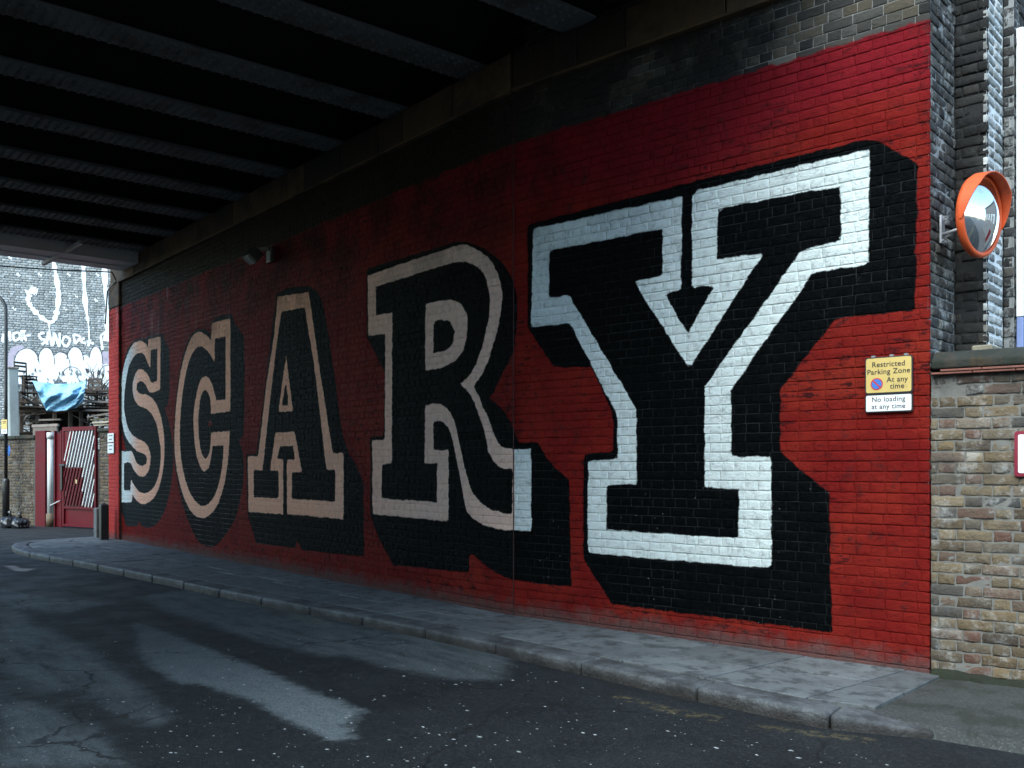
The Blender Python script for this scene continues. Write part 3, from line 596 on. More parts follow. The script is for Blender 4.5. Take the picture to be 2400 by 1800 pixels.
# short pilaster at the far end, standing a little proud
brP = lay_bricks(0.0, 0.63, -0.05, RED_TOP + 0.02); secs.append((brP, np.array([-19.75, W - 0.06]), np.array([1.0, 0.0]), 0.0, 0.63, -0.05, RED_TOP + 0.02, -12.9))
brU = lay_bricks(-12.7, -0.01, BEAR, 6.3); secs.append((brU, SEAM + np.array([0, 0.18]), np.array([1.0, 0.0]), -12.7, 0.0, BEAR, 6.3, 0.0))
brU2 = lay_bricks(0.0, 3.86, BEAR, 6.3); secs.append((brU2, SEAM + NR * 0.18, DR, 0.0, 3.86, BEAR, 6.3, 0.0))
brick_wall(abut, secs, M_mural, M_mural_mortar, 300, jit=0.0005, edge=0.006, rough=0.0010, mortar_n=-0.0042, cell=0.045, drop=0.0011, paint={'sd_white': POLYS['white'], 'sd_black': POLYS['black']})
# core behind the brickwork
core = B().prism([(-19.70, W + 0.02), (SEAM[0], W + 0.03), tuple(END + NR * 0.03 - DR * 0.02), tuple(END + NR * 0.55 - DR * 0.03), (-3.5, 16), (-19.70, 16)], -0.1, LEDGE + .02)
core.build('core', M_core, abut)
core = B().prism([(-19.70, W + 0.21), (SEAM[0], W + 0.21), tuple(END + NR * 0.22 - DR * 0.02), (-3.5, 16), (-19.70, 16)], LEDGE + .03, 6.3); core.build('core', M_core, abut)
core = B().box((-19.43, W - 0.015, 2.2), (0.60, 0.05, 4.6)); core.build('pilaster_core', M_core, abut)
# stone bearing course, block by block
def stones(O, D, s0, s1, proud, z0, z1, lens):
    N = np.array([D[1], -D[0]]); s = s0; k = 0
    while s < s1 - 0.05:
        L = min(lens[k % len(lens)] * random.uniform(.92, 1.08), s1 - s)
        c = O + D * (s + L / 2) + N * (proud / 2 - 0.15 + random.uniform(-.004, .004))
        B().box((c[0], c[1], (z0 + z1) / 2), (L - 0.008, 0.30 + proud, z1 - z0 - 0.004), (Vector((D[0], D[1], 0)), Vector((-D[1], D[0], 0)), Vector((0, 0, 1)))).build('bearing_stone', M_stone, abut, 0.008, False, 1, {'rnd': random.random() ** 1.5})
        s += L; k += 1
stones(SEAM, np.array([1.0, 0]), -12.74, -0.02, 0.03, LEDGE, BEAR, [0.95, 0.5, 0.92])
stones(SEAM, DR, 0.02, 3.84, 0.03, LEDGE, BEAR, [0.72, 0.5, 0.95])
# narrow drip ledge below the stones
for O, D, s0, s1 in ((SEAM, np.array([1.0, 0]), -12.72, -0.03), (SEAM, DR, 0.03, 3.83)):
    N = np.array([D[1], -D[0]]); c = O + D * (s0 + s1) / 2 + N * 0.03
    B().box((c[0], c[1], LEDGE - 0.014), (s1 - s0, 0.07, 0.024), (Vector((D[0], D[1], 0)), Vector((-D[1], D[0], 0)), Vector((0, 0, 1)))).build('drip_ledge', M_stone, abut, 0, False, 1, {'rnd': 0.9})
B().box((SEAM[0] - 0.002, SEAM[1] - 0.001, 2.5), (0.007, 0.006, 5.1)).build('joint_strip', simple('joint_filler', (0.04, 0.012, 0.012), 0.8), abut)
# capital of the far pilaster
B().box((-19.44, W + 0.02, RED_TOP + 0.28), (0.63, 0.16, 0.5)).build('pilaster_cap', M_stone, abut, 0.015, False, 1, {'rnd': 0.6})

# ================================================================== STEPPED PIER, VIADUCT SIDE AND HOARDING (right)
pier = thing('stepped_pier', tuple(END) + (0,), 'sooty dark brick stepped pier with white mortar beside the red wall', 'pier')
q1 = END + NR * 0.59; q2 = q1 + DR * 0.2227; q3 = q2 + NR * 0.43; q4 = q3 + DR * 0.07
ZP = 7.2
secs = []
for O, D, L, e0 in ((END, NR, 0.59, 0.014), (q3, DR, 0.07, 0.0), (q4, NR, 1.2, 0.01)):
    br = lay_bricks(e0, L, 1.2, ZP, bond='flemish'); secs.append((br, O, D, 0.0, L, 1.2, ZP, 0.0))
brick_wall(pier, secs, M_pier, M_pier_mortar, 200, jit=0.004, edge=0.008, rough=0.002, mortar_n=-0.009, cell=0.1)
br = lay_bricks(0.0, 0.2227, 1.2, ZP, bond='flemish')
brick_wall(pier, [(br, q1, DR, 0.0, 0.2227, 1.2, ZP, 0.0)], M_pier_shade, M_shade_mortar, 120, jit=0.005, edge=0.008, rough=0.002, mortar_n=-0.008, cell=0.1)
br = lay_bricks(0.0, 0.43, 1.2, ZP, bond='flemish', joint=0.024)
brick_wall(pier, [(br, q2, NR, 0.0, 0.43, 1.2, ZP, 0.0)], M_pier_lime_daylit, M_lime, 100, jit=0.003, edge=0.008, rough=0.002, mortar_n=-0.008, cell=0.1)
off = NR * 0.02 - DR * 0.02
B().prism([tuple(END - DR * 0.03 + NR * 0.03), tuple(q1 - DR * 0.03 + NR * .03), tuple(q2 - DR * 0.03 + NR * .03), tuple(q3 - DR * .03 + NR * .03), tuple(q4 - DR * .03 + NR * .03), tuple(q4 - DR * 0.03 + NR * 9), tuple(END - DR * 0.4 + NR * 9), tuple(END - DR * 0.4 + NR * 0.03)], -0.1, ZP).build('core', M_core, pier)
ax = (Vector((DR[0], DR[1], 0)), Vector((NR[0], NR[1], 0)), Vector((0, 0, 1)))
c = q2 + NR * 0.16 - DR * 0.02
B().box((c[0], c[1], 2.255), (0.14, 0.48, 0.13), ax).build('plinth_stone', M_plinth, pier, 0.01, False, 1, {'rnd': .7})

hb = thing('hoarding', tuple(q4 + NR * 2) + (2.3,), 'white flat hoarding with a pale blue foot behind the pier', 'hoarding')
M_white_panel = simple('white_panel', (0.82, 0.83, 0.83), 0.6, 0, 0.03, 3, 0, 80, (0.5, 0.5, 0.5), 0.1)
M_blue_panel = simple('pale_blue_panel', (0.20, 0.26, 0.48), 0.6, 0, 0.08, 3)
hx = q4 + DR * 0.03 + NR * 2.55
B().box((hx[0], hx[1], 3.68), (0.05, 5.0, 2.2), ax).build('panel', M_white_panel, hb, 0.006)
B().box((hx[0], hx[1], 2.42), (0.046, 5.0, 0.31), ax).build('foot_panel', M_blue_panel, hb, 0.006)

# ================================================================== YELLOW BRICK BOUNDARY WALL (right)
yw = thing('garden_wall', tuple(END) + (0,), 'weathered yellow stock brick wall with dark coping beside the mural', 'wall')
O = END + DY * 0.012 + np.array([DY[1], -DY[0]]) * 0.0
br = lay_bricks(0.0, 5.0, -0.06, 2.07, bond='flemish')
brick_wall(yw, [(br, O, DY, 0.0, 5.0, -0.06, 2.07, 0.0)], M_yellow, M_yellow_mortar, 300, jit=0.003, edge=0.007, rough=0.0022, mortar_n=-0.006, cell=0.06, drop=0.0035)
NY = np.array([-DY[1], DY[0]]); axy = (Vector((DY[0], DY[1], 0)), Vector((NY[0], NY[1], 0)), Vector((0, 0, 1)))
c = O + DY * 2.5 + NY * 0.15
B().box((c[0], c[1], 1.0), (4.98, 0.26, 2.12), axy).build('core', M_core, yw)
for k, (z_, pr) in enumerate(((2.082, 0.02), (2.100, 0.028))):
    for i in range(19):
        c = O + DY * (0.135 + i * 0.262 + (0.06 if k else 0)) + NY * (0.13 - pr)
        B().box((c[0], c[1], z_), (0.257, 0.30, 0.015), axy).build('creasing_tile', M_tile, yw, 0.003, False, 1)
for i in range(6):
    c = O + DY * (0.42 + i * 0.83) + NY * 0.12
    prof = [(-0.17, 2.112), (0.17, 2.112), (0.17, 2.17), (0.10, 2.225), (0, 2.245), (-0.10, 2.225), (-0.17, 2.17)]
    b_ = B(); n = len(prof); ends = []
    vs = [tuple(c + DY * sx + NY * a) + (z_,) for sx in (-0.41, 0.41) for a, z_ in prof]
    b_.add(vs, [tuple(range(n)), tuple(range(2 * n - 1, n - 1, -1))] + [(j, n + j, n + (j + 1) % n, (j + 1) % n) for j in range(n)])
    b_.build('coping_stone', M_cope, yw, 0.012, True, 2, {'rnd': random.random()})

# ================================================================== RAILWAY BRIDGE OVERHEAD
def steel():
    m = Mat('sooty_riveted_steel'); n = m.noise(4, 6, .7); c = m.mix(n, (0.10, 0.112, 0.112), (0.20, 0.218, 0.218))
    c = m.mix(m.rng(m.noise(2.0, 6, .7), 0.45, 0.65, 0, .7), c, (0.05, 0.042, 0.035)); m.bump(m.noise(50, 5, .7), 0.4, 0.008); return m.out(c, 0.7, 0.1, 0.4)
M_steel = steel()
M_soot = simple('soot', (0.012, 0.012, 0.012), 0.95, 0, 0.4, 4, 0.5, 20, (0.006, 0.006, 0.006))
M_fascia = simple('daylit_grey_steel', (0.62, 0.63, 0.64), 0.6, 0, 0.2, 3)  # daylight on the bridge edge put into this pale grey
bridge = thing('railway_bridge', (-11.5, 0, BEAR), 'dark riveted steel railway bridge spanning the street', 'bridge')
Y0, Y1 = -6.3, W + 0.12
beams = [-7.85 + 0.20 + 1.44 * k for k in range(-7, 3)]
for bx in beams:
    gd = B()
    gd.box((bx, (Y0 + Y1) / 2, BEAR + 0.012), (0.40, Y1 - Y0, 0.024)).box((bx, (Y0 + Y1) / 2, BEAR + 0.036), (0.34, Y1 - Y0 - .02, 0.022))
    go = gd.build('girder', M_steel, bridge)
    B().box((bx, (Y0 + Y1) / 2, BEAR + 0.40), (0.022, Y1 - Y0 - .03, 0.70)).build('web', M_soot, go)
    rv = B()
    for off in (-0.165, -0.085, 0.0, 0.085, 0.165):
        y = -0.5
        while y < W - 0.05:
            r = 0.026; z_ = BEAR
            yy = y + random.uniform(-.004, .004)
            vs = [(bx + off + r * math.cos(t), yy + r * math.sin(t), z_) for t in [i * math.pi / 3 for i in range(6)]] + [(bx + off + r * .6 * math.cos(t), yy + r * .6 * math.sin(t), z_ - 0.020) for t in [i * math.pi / 3 for i in range(6)]]
            rv.add(vs, [(6 + i, 6 + (i + 1) % 6, (i + 1) % 6, i) for i in range(6)] + [(11, 10, 9, 8, 7, 6)])
            y += 0.10
    mark(rv.build('rivets', M_steel, go), kind='stuff')
allx = sorted(beams)
for a, b2 in zip(allx[:-1], allx[1:]):
    vs = []; fs = []; n = 10
    for yy in (Y0, 16.0):
        for i in range(n + 1):
            t = math.pi * i / n; vs.append(((a + b2) / 2 - math.cos(t) * (b2 - a) / 2, yy, BEAR + 0.10 + math.sin(t) * 0.5))
    for i in range(n): fs.append((i, i + 1, n + 2 + i, n + 1 + i))
    B().add(vs, fs).build('jack_arch', M_soot, bridge, 0, True)
XN = -3.75; XF = -19.0
B().box(((XN + XF) / 2, 4.85, 6.62), (XN - XF - 0.04, 22.3, 0.8)).build('deck', M_soot, bridge)
# edge girders
ZE = 5.25
eg = B().box((-18.5, -0.1, ZE + 0.015), (0.92, 11.78, 0.03)).box((-18.94, -0.1, ZE + 0.90), (0.03, 11.77, 1.74)).box((-18.06, -0.1, ZE + 0.45), (0.03, 11.77, 0.84)).box((-18.5, -0.1, ZE - 0.012), (0.05, 11.6, 0.024))
eg.build('edge_girder', M_fascia, bridge)
eg = B().box((XN - 0.2, 0.0, BEAR + 0.015), (0.46, 12.2, 0.03)).box((XN + 0.03, 0, BEAR + 0.9), (0.03, 12.2, 1.75))
eg.build('edge_girder', M_fascia, bridge)
B().bar((-17.6, 4.65, BEAR - 0.06), (-18.75, 4.30, ZE - 0.10), 0.06, 0.06).build('brace', M_fascia, bridge)

# opposite abutment, behind and left of the camera
M_opp = simple('sooty_abutment_brick', (0.10, 0.085, 0.07), 0.9, 0, 0.4, 5, 0.5, 30)
oa = thing('opposite_abutment', (-11.5, -6.2, 0), 'plain sooty brick abutment across the road from the mural', 'wall')
B().box((-12.0, -6.6, 2.7), (15.6, 0.9, 5.46)).build('wall_face', M_opp, oa, 0.02)
B().box((-12.0, -6.1, 5.25), (15.6, 0.12, 0.36)).build('bearing_course', M_stone, oa, 0.01, False, 1, {'rnd': .5})

# ================================================================== THE FAR END: boundary wall, gate, tall wall
BO = np.array([-28.2, 5.4]); BD = np.array([0.951, 0.31]); BD /= np.linalg.norm(BD); BN = np.array([BD[1], -BD[0]])
axb = (Vector((BD[0], BD[1], 0)), Vector((BN[0], BN[1], 0)), Vector((0, 0, 1)))
def bp(t, n, z): p = BO + BD * t + BN * n; return (p[0], p[1], z)
lw = thing('yard_wall', bp(0, 0, 0), 'old brown brick yard wall left of the red gate', 'wall')
brick_wall(lw, [(lay_bricks(-6, 1.72, -0.1, 2.16, bond='flemish'), BO, BD, -6, 1.72, -0.1, 2.16, 0.0)], M_bound, M_bound_mortar, 300, 0.004, 0.008, 0.002, -0.008, 0.1)
B().box(bp(-2.15, -0.16, 1.0), (7.72, 0.28, 2.2), axb).build('core', M_core, lw)
for i in range(9): B().box(bp(-5.6 + i * 0.86, -0.12, 2.20), (0.85, 0.36, 0.09), axb).build('coping_stone', M_cope, lw, 0.015, False, 1, {'rnd': random.random()})
rw = thing('gate_pier_wall', bp(4.8, 0, 0), 'short brown brick wall between the red gate and the mural wall', 'wall')
brick_wall(rw, [(lay_bricks(4.40, 8.2, -0.1, 2.28, bond='flemish'), BO, BD, 4.40, 8.2, -0.1, 2.28, 0.0)], M_bound, M_bound_mortar, 200, 0.004, 0.008, 0.002, -0.008, 0.1)
B().box(bp(6.3, -0.16, 1.06), (3.78, 0.28, 2.3), axb).build('core', M_core, rw)
for i in range(5): B().box(bp(4.78 + i * 0.8, -0.12, 2.32), (0.79, 0.36, 0.08), axb).build('coping_stone', M_cope, rw, 0.015, False, 1, {'rnd': random.random()})

M_red = simple('red_gloss_paint', (0.075, 0.0045, 0.009), 0.5, 0, 0.35, 4, 0.2, 30, (0.03, 0.012, 0.012), 0.5, 0.15)
M_dred = simple('dark_red_paint', (0.04, 0.0025, 0.006), 0.5, 0, 0.3, 5, 0.15, 30)
M_silver = simple('galvanised_steel', (0.55, 0.57, 0.60), 0.35, 0.6, 0.2, 8, 0.1)
M_blackm = simple('black_paint', (0.012, 0.012, 0.013), 0.4, 0, 0.4, 8)
gate = thing('yard_gate', bp(3.2, 0.02, Z_ROAD), 'red steel yard gate with silver diagonal bars', 'gate')
B().box(bp(2.05, 0.02, 1.12), (0.44, 0.16, 2.46), axb).build('gate_post', M_red, gate, 0.01)
B().box(bp(1.80, -0.02, 1.0), (0.10, 0.2, 2.2), axb).build('hinge_pier', M_core, gate, 0.01)
B().box(bp(2.77, -0.01, 1.10), (0.30, 0.06, 2.36), axb).build('side_panel', M_red, gate, 0.005)
B().box(bp(2.62, 0.03, 1.12), (0.05, 0.07, 2.44), axb).box(bp(2.90, 0.03, 1.12), (0.05, 0.07, 2.44), axb).build('side_frame', M_red, gate, 0.004)
T0, T1, ZB, ZT = 2.97, 4.36, -0.06, 2.42
fr = B().box(bp(T0 + .035, 0.04, (ZB + ZT) / 2), (0.07, 0.07, ZT - ZB), axb).box(bp(T1 - .025, 0.04, (ZB + ZT) / 2), (0.05, 0.07, ZT - ZB), axb)
fr.box(bp((T0 + T1) / 2, 0.043, ZT - .05), (T1 - T0 - .14, 0.066, 0.10), axb).box(bp((T0 + T1) / 2, 0.043, 0.41), (T1 - T0 - .14, 0.066, 0.05), axb).box(bp((T0 + T1) / 2, 0.043, ZB + .03), (T1 - T0 - .14, 0.066, 0.06), axb)
fr.build('gate_frame', M_red, gate, 0.004)
B().box(bp((T0 + T1) / 2, 0.02, 0.18), (T1 - T0 - .1, 0.02, 0.42), axb).build('kick_panel', M_red, gate)
B().box(bp((T0 + T1) / 2, -0.012, 1.38), (T1 - T0 - .1, 0.012, 1.92), axb).build('back_sheet', M_dred, gate)
def leafpt(t, z, n): return Vector(bp(t, n, z))
slope = 2.75; zlo, zhi = 0.44, 2.31; lo, hi = T0 + 0.09, T1 - 0.055; tpan, zpan = T0 + 0.84, 1.42
def diag(tb, za, zb, n, wd, mt, nm):
    """one diagonal bar, clipped to the leaf opening"""
    za = max(za, zlo + (lo - tb) * slope); zb = min(zb, zlo + (hi - tb) * slope)
    if zb - za < 0.06: return
    B().bar(leafpt(tb + (za - zlo) / slope, za, n), leafpt(tb + (zb - zlo) / slope, zb, n), 0.03, wd, up=(BN[0], BN[1], 0)).build(nm, mt, gate)
for k in range(14):
    tb = T0 + 0.09 + 0.128 * (k - 0.5) - 0.35
    zx = zlo + (tpan - tb) * slope                     # where this bar leaves the lock panel at its side
    start = zlo if zx < zlo else min(zpan, zx)
    diag(tb, start, zhi, 0.03, 0.088, M_silver, 'diagonal_bar')
    diag(tb + 0.02, zlo + .02, min(zpan - .02, zlo + (tpan - 0.02 - tb) * slope), 0.066, 0.035, M_red, 'panel_ridge')
b_ = B(); tri = [(lo - .02, 1.40), (lo + .02, 1.40), (lo + .42, 2.34), (lo - .02, 2.34)]
b_.add([leafpt(t, z, 0.058) for t, z in tri] + [leafpt(t, z, 0.050) for t, z in tri], [(0, 1, 2, 3), (7, 6, 5, 4), (0, 4, 5, 1), (1, 5, 6, 2), (2, 6, 7, 3), (3, 7, 4, 0)]); b_.build('corner_sheet', M_red, gate)
B().box(bp((lo + tpan) / 2, 0.05, 0.93), (tpan - lo, 0.012, 0.98), axb).build('lock_panel', M_dred, gate, 0.004)
B().box(bp(T0 + 0.62, 0.075, 1.06), (0.06, 0.03, 0.10), axb).build('lock', simple('brass', (0.5, 0.42, 0.25), 0.4, 0.7), gate, 0.004)
B().box(bp(T0 + 0.02, 0.09, 1.15), (0.07, 0.05, 0.62), axb).box(bp(T0 + 0.05, 0.10, 1.47), (0.22, 0.05, 0.05), axb).build('latch_post', M_blackm, gate, 0.006)
B().bar(bp(2.40, 0.09, 0.42), bp(2.92, 0.10, 0.58), 0.02, 0.02).build('chain_bar', M_silver, gate)

pipe = thing('drainpipe', bp(2.44, 0.05, 0.0), 'pale grey drainpipe beside the red gate post', 'pipe')
M_pipe = simple('pale_grey_paint', (0.50, 0.53, 0.52), 0.5, 0, 0.15, 5)
B().tube([bp(2.44, 0.06, 0.22), bp(2.44, 0.06, 2.16)], 0.07, 14).build('tube', M_pipe, pipe, 0, True)
B().tube([bp(2.44, 0.06, 2.14), bp(2.44, 0.06, 2.30)], 0.085, 14).build('collar', M_pipe, pipe, 0, True)
B().tube([bp(2.44, 0.06, -0.1), bp(2.44, 0.06, 0.24)], 0.10, 14).build('shoe', simple('brown_iron', (0.10, 0.07, 0.04), 0.7), pipe, 0, True)

# tall grey wall with painted tags
TO = np.array([-32.9757, 7.9314]); TD = np.array([0.21414, 0.97680]); TN = np.array([TD[1], -TD[0]])
tw = thing('viaduct_wall', tuple(TO) + (0,), 'tall grey brick viaduct wall covered in white graffiti', 'wall')
secs = [(lay_bricks(-3.2, 3.6, 2.0, 10.0, bond='flemish'), TO, TD, -3.2, 3.6, 2.0, 10.0, 0.0)]
brick_wall(tw, secs, M_tall, M_tall_mortar, 300, 0.003, 0.008, 0.0015, -0.010, 0.3)
c = TO - TN * 0.35 + TD * 3
axt = (Vector((TD[0], TD[1], 0)), Vector((TN[0], TN[1], 0)), Vector((0, 0, 1)))
B().box((c[0], c[1], 6.0), (12.4, 0.62, 12.2), axt).build('core', M_core, tw)
M_wpaint = simple('white_spray_paint', (0.84, 0.86, 0.86), 0.6, 0, 0.06, 6, 0, 80, (0.5, 0.52, 0.52), 0.2)
M_ppaint = simple('violet_spray_paint', (0.42, 0.37, 0.43), 0.6, 0, 0.2, 6)
def tpt(px, py, n):
    """point on the tall wall from angular coordinates, n metres proud"""
    v = RGT * ((px - 1200) / 2200) + FWD; Mx = np.array([[v[0], -TD[0]], [v[1], -TD[1]]]); d, t = np.linalg.solve(Mx, TO)
    p = TO + TD * t + TN * n; return (p[0], p[1], CAM_H + (1093 - py) / 2200 * d)
def stroke(name, pts, wd, mat, n=0.012, seed=0, rough=0.25):
    """a ribbon of paint: Catmull-Rom through points (s, z on wall)"""
    r = random.Random(seed); P = [Vector(tpt(x, y, n)) for x, y in pts]; out = []
    Q_ = [P[0]] + P + [P[-1]]
    for i in range(1, len(Q_) - 2):
        for k in range(8):
            t = k / 8; a, b1, c1, d1 = Q_[i - 1], Q_[i], Q_[i + 1], Q_[i + 2]
            out.append(0.5 * ((2 * b1) + (c1 - a) * t + (2 * a - 5 * b1 + 4 * c1 - d1) * t * t + (3 * b1 - a - 3 * c1 + d1) * t ** 3))
    out.append(P[-1]); vs = []; fs = []
    Nn = Vector((TN[0], TN[1], 0))
    for i, p in enumerate(out):
        d = (out[min(i + 1, len(out) - 1)] - out[max(i - 1, 0)]).normalized(); s_ = d.cross(Nn)
        wv = wd * (1 + r.uniform(-rough, rough)) / 2; vs += [p + s_ * wv, p - s_ * wv]
    fs = [(2 * i, 2 * i + 1, 2 * i + 3, 2 * i + 2) for i in range(len(out) - 1)]
    return B().add(vs, fs).build(name, mat, tw)
# long drips (letters of a high tag run over the top)
stroke('paint_stroke', [(70, 690), (66, 706), (80, 728), (105, 750), (122, 755), (132, 735), (137, 690), (130, 640), (122, 590), (118, 560)], 0.13, M_wpaint, 0.012, 1, .5)
stroke('paint_stroke', [(62, 688), (78, 682), (88, 684)], 0.22, M_wpaint, 0.013, 12, .6)
stroke('paint_stroke', [(195, 575), (196, 640), (200, 710), (206, 752)], 0.12, M_wpaint, 0.012, 2, .5)
stroke('paint_stroke', [(206, 748), (208, 770), (209, 800)], 0.045, M_wpaint, 0.0125, 3, .5)
stroke('paint_stroke', [(243, 580), (246, 660), (252, 750), (248, 800)], 0.14, M_wpaint, 0.012, 4, .5)
stroke('paint_stroke', [(115, 755), (116, 775), (117, 788)], 0.04, M_wpaint, 0.0125, 5, .5)
for k, (x, y) in enumerate([(20, 600), (40, 640), (60, 600), (158, 640), (150, 720), (175, 690), (90, 640), (30, 720), (222, 700), (225, 640)]):
    stroke('paint_stroke', [(x, y), (x + 3, y + 5), (x + 8, y + 6)], 0.05, M_wpaint, 0.012, 40 + k, .9)
# row of tag letters
T_ = [[(22, 776), (24, 800)], [(30, 782), (44, 780), (46, 792), (34, 798), (30, 782)], [(58, 774), (50, 800)], [(44, 788), (72, 786)], [(50, 774), (62, 800)],
      [(104, 780), (92, 784), (96, 794), (108, 798), (98, 808)], [(110, 808), (114, 778), (122, 812)], [(124, 810), (128, 782), (138, 812), (140, 780)], [(152, 788), (146, 802), (156, 812), (164, 796), (152, 788)],
      [(172, 784), (176, 806)], [(172, 784), (188, 790), (176, 806)], [(198, 792), (190, 800), (202, 806)], [(206, 812), (212, 796)], [(204, 800), (220, 806)], [(236, 786), (240, 820)], [(236, 786), (254, 780), (258, 820)], [(8, 782), (6, 800), (14, 796)]]
for k, t in enumerate(T_): stroke('tag_letter', t, 0.075, M_wpaint, 0.013, 100 + k)
# big bubble throw-up, filled white
def bubble(name, pts, mat, n=0.010, fill=True):
    P = [Vector(tpt(x, y, n)) for x, y in pts]; c = sum(P, Vector()) / len(P); m_ = len(P)
    return B().add([c] + P, [(0, 1 + i, 1 + (i + 1) % m_) for i in range(m_)]).build(name, mat, tw)
def blob(cx, cy, rx, ry, mat, n, seed):
    r = random.Random(seed); ph = r.random() * 6
    bubble('bubble_letter', [(cx + rx * math.cos(t) * (1 + .08 * math.sin(3 * t + ph)), cy + ry * math.sin(t) * (1 + .08 * math.cos(2 * t + ph))) for t in [i * 2 * math.pi / 22 for i in range(22)]], mat, n)
blob(42, 845, 26, 38, M_ppaint, 0.008, 1); blob(248, 852, 18, 30, M_ppaint, 0.008, 2)
for k, (cx, cy, rx, ry) in enumerate([(62, 852, 30, 38), (108, 850, 20, 36), (142, 858, 22, 34), (176, 848, 20, 36), (200, 868, 24, 34), (224, 848, 16, 36), (252, 880, 20, 26), (168, 884, 24, 26), (60, 880, 30, 24), (110, 884, 26, 20)]):
    blob(cx, cy, rx, ry, M_wpaint, 0.011 + k * 0.0006, 20 + k)
M_kpaint = simple('dark_spray_paint', (0.05, 0.05, 0.055), 0.7)
for k, (cx, cy, rx, ry, a0, a1) in enumerate([(62, 854, 30, 38, 3.1, 6.2), (108, 850, 20, 36, 3.3, 6.4), (142, 858, 22, 34, 4.0, 6.6), (176, 848, 20, 36, 3.3, 6.2), (224, 848, 16, 36, 3.4, 6.4), (252, 882, 20, 26, 3.4, 6.2), (168, 886, 24, 26, 3.6, 5.8)]):
    stroke('outline_stroke', [(cx + rx * math.cos(a0 + (a1 - a0) * i / 6), cy + ry * math.sin(a0 + (a1 - a0) * i / 6)) for i in range(7)], 0.022, M_kpaint, 0.019, 60 + k, .3)
for k in range(70):
    r = random.Random(k + 500); x, y = r.uniform(30, 255), r.uniform(868, 915)
    stroke('worn_patch', [(x, y), (x + r.uniform(2, 9), y + r.uniform(-2, 2))], r.uniform(.05, .15), M_tall if k % 3 else M_kpaint, 0.0195, 200 + k, .9)

# ================================================================== YARD BEHIND THE WALL
M_wood = simple('dark_old_timber', (0.055, 0.04, 0.03), 0.85, 0, 0.5, 6, 0.4, 40)
M_wood2 = simple('grey_weathered_timber', (0.20, 0.17, 0.145), 0.85, 0, 0.35, 6, 0.4, 40)
M_wood3 = simple('fresh_sawn_timber', (0.50, 0.44, 0.33), 0.8, 0, 0.2, 6, 0.3, 40)
def yp(px, d, z):
    p = RGT * ((px - 1200) / 2200 * d) + FWD * d; return (p[0], p[1], z)
def zy(py, d): return CAM_H + (1093 - py) / 2200 * d
rack = thing('storage_rack', yp(150, 27.4, Z_ROAD), 'dark timber storage rack piled up behind the yard wall', 'rack')
for px in (50, 88, 128, 165, 190, 262):
    for dd in (26.9, 28.0): B().box(yp(px, dd, 1.55), (0.09, 0.09, 3.3)).build('upright', M_wood, rack)
for z_ in (2.35, 3.05):
    B().bar(yp(40, 26.9, z_), yp(285, 26.9, z_), 0.08, 0.10).build('rail', M_wood, rack); B().bar(yp(40, 28.0, z_), yp(285, 28.0, z_), 0.08, 0.10).build('rail', M_wood, rack)
for px in range(44, 280, 14): B().bar(yp(px, 26.8, 3.115), yp(px, 28.1, 3.115), 0.30, 0.03).build('shelf_board', M_wood, rack)
for px in range(44, 280, 14): B().bar(yp(px, 26.8, 2.415), yp(px, 28.1, 2.415), 0.30, 0.03).build('shelf_board', M_wood, rack)
B().bar(yp(70, 28.15, 2.65), yp(205, 28.15, 2.65), 0.03, 0.75).build('back_board', M_soot, rack)
planks = [(200, 262, 941, 943, 26.7, M_wood2), (202, 262, 962, 962, 26.7, M_wood2), (206, 262, 978, 966, 26.6, M_wood2), (214, 262, 984, 980, 26.75, M_wood3), (218, 262, 991, 988, 26.65, M_wood3), (222, 262, 997, 993, 26.7, M_wood3), (198, 262, 914, 917, 26.8, M_wood), (204, 262, 926, 921, 26.9, M_wood), (203, 260, 950, 953, 26.9, M_wood), (44, 105, 940, 948, 26.8, M_wood), (46, 110, 952, 955, 26.75, M_wood), (92, 130, 985, 983, 26.7, M_wood2)]
plank_labels = ['grey weathered plank lying level, highest on the right of the pile', 'grey weathered level plank in the middle right of the pile', 'grey weathered plank sloping up to the right in the pile', 'pale sawn plank, topmost of the three pale ones', 'pale sawn plank, middle of the three pale ones', 'pale sawn plank, lowest of the three pale ones',
    'dark old plank right of the blue tarpaulin, topmost there', 'dark old plank just under the topmost one right of the tarpaulin', 'dark old plank between the two level grey planks', 'dark old plank left of the tarpaulin, upper of two', 'dark old plank left of the tarpaulin, lower of two', 'short grey plank in the dark space under the tarpaulin']
for (a, b2, y0, y1, dd, mt), lb in zip(planks, plank_labels):
    o = B().bar(yp(a, dd, zy(y0, dd)), yp(b2 + 14, dd + .1, zy(y1, dd)), 0.20, 0.05).build('timber_plank', mt, None, 0.004); mark(o, lb, 'plank', 'planks piled on the storage rack')
chair_labels = ['old brown wooden chair at the far left of the pile', 'old brown wooden chair second from the left in the pile', 'old brown wooden chair perched on top of two others', 'old brown wooden chair half behind the left of the tarpaulin', 'old brown wooden chair right of the blue tarpaulin']
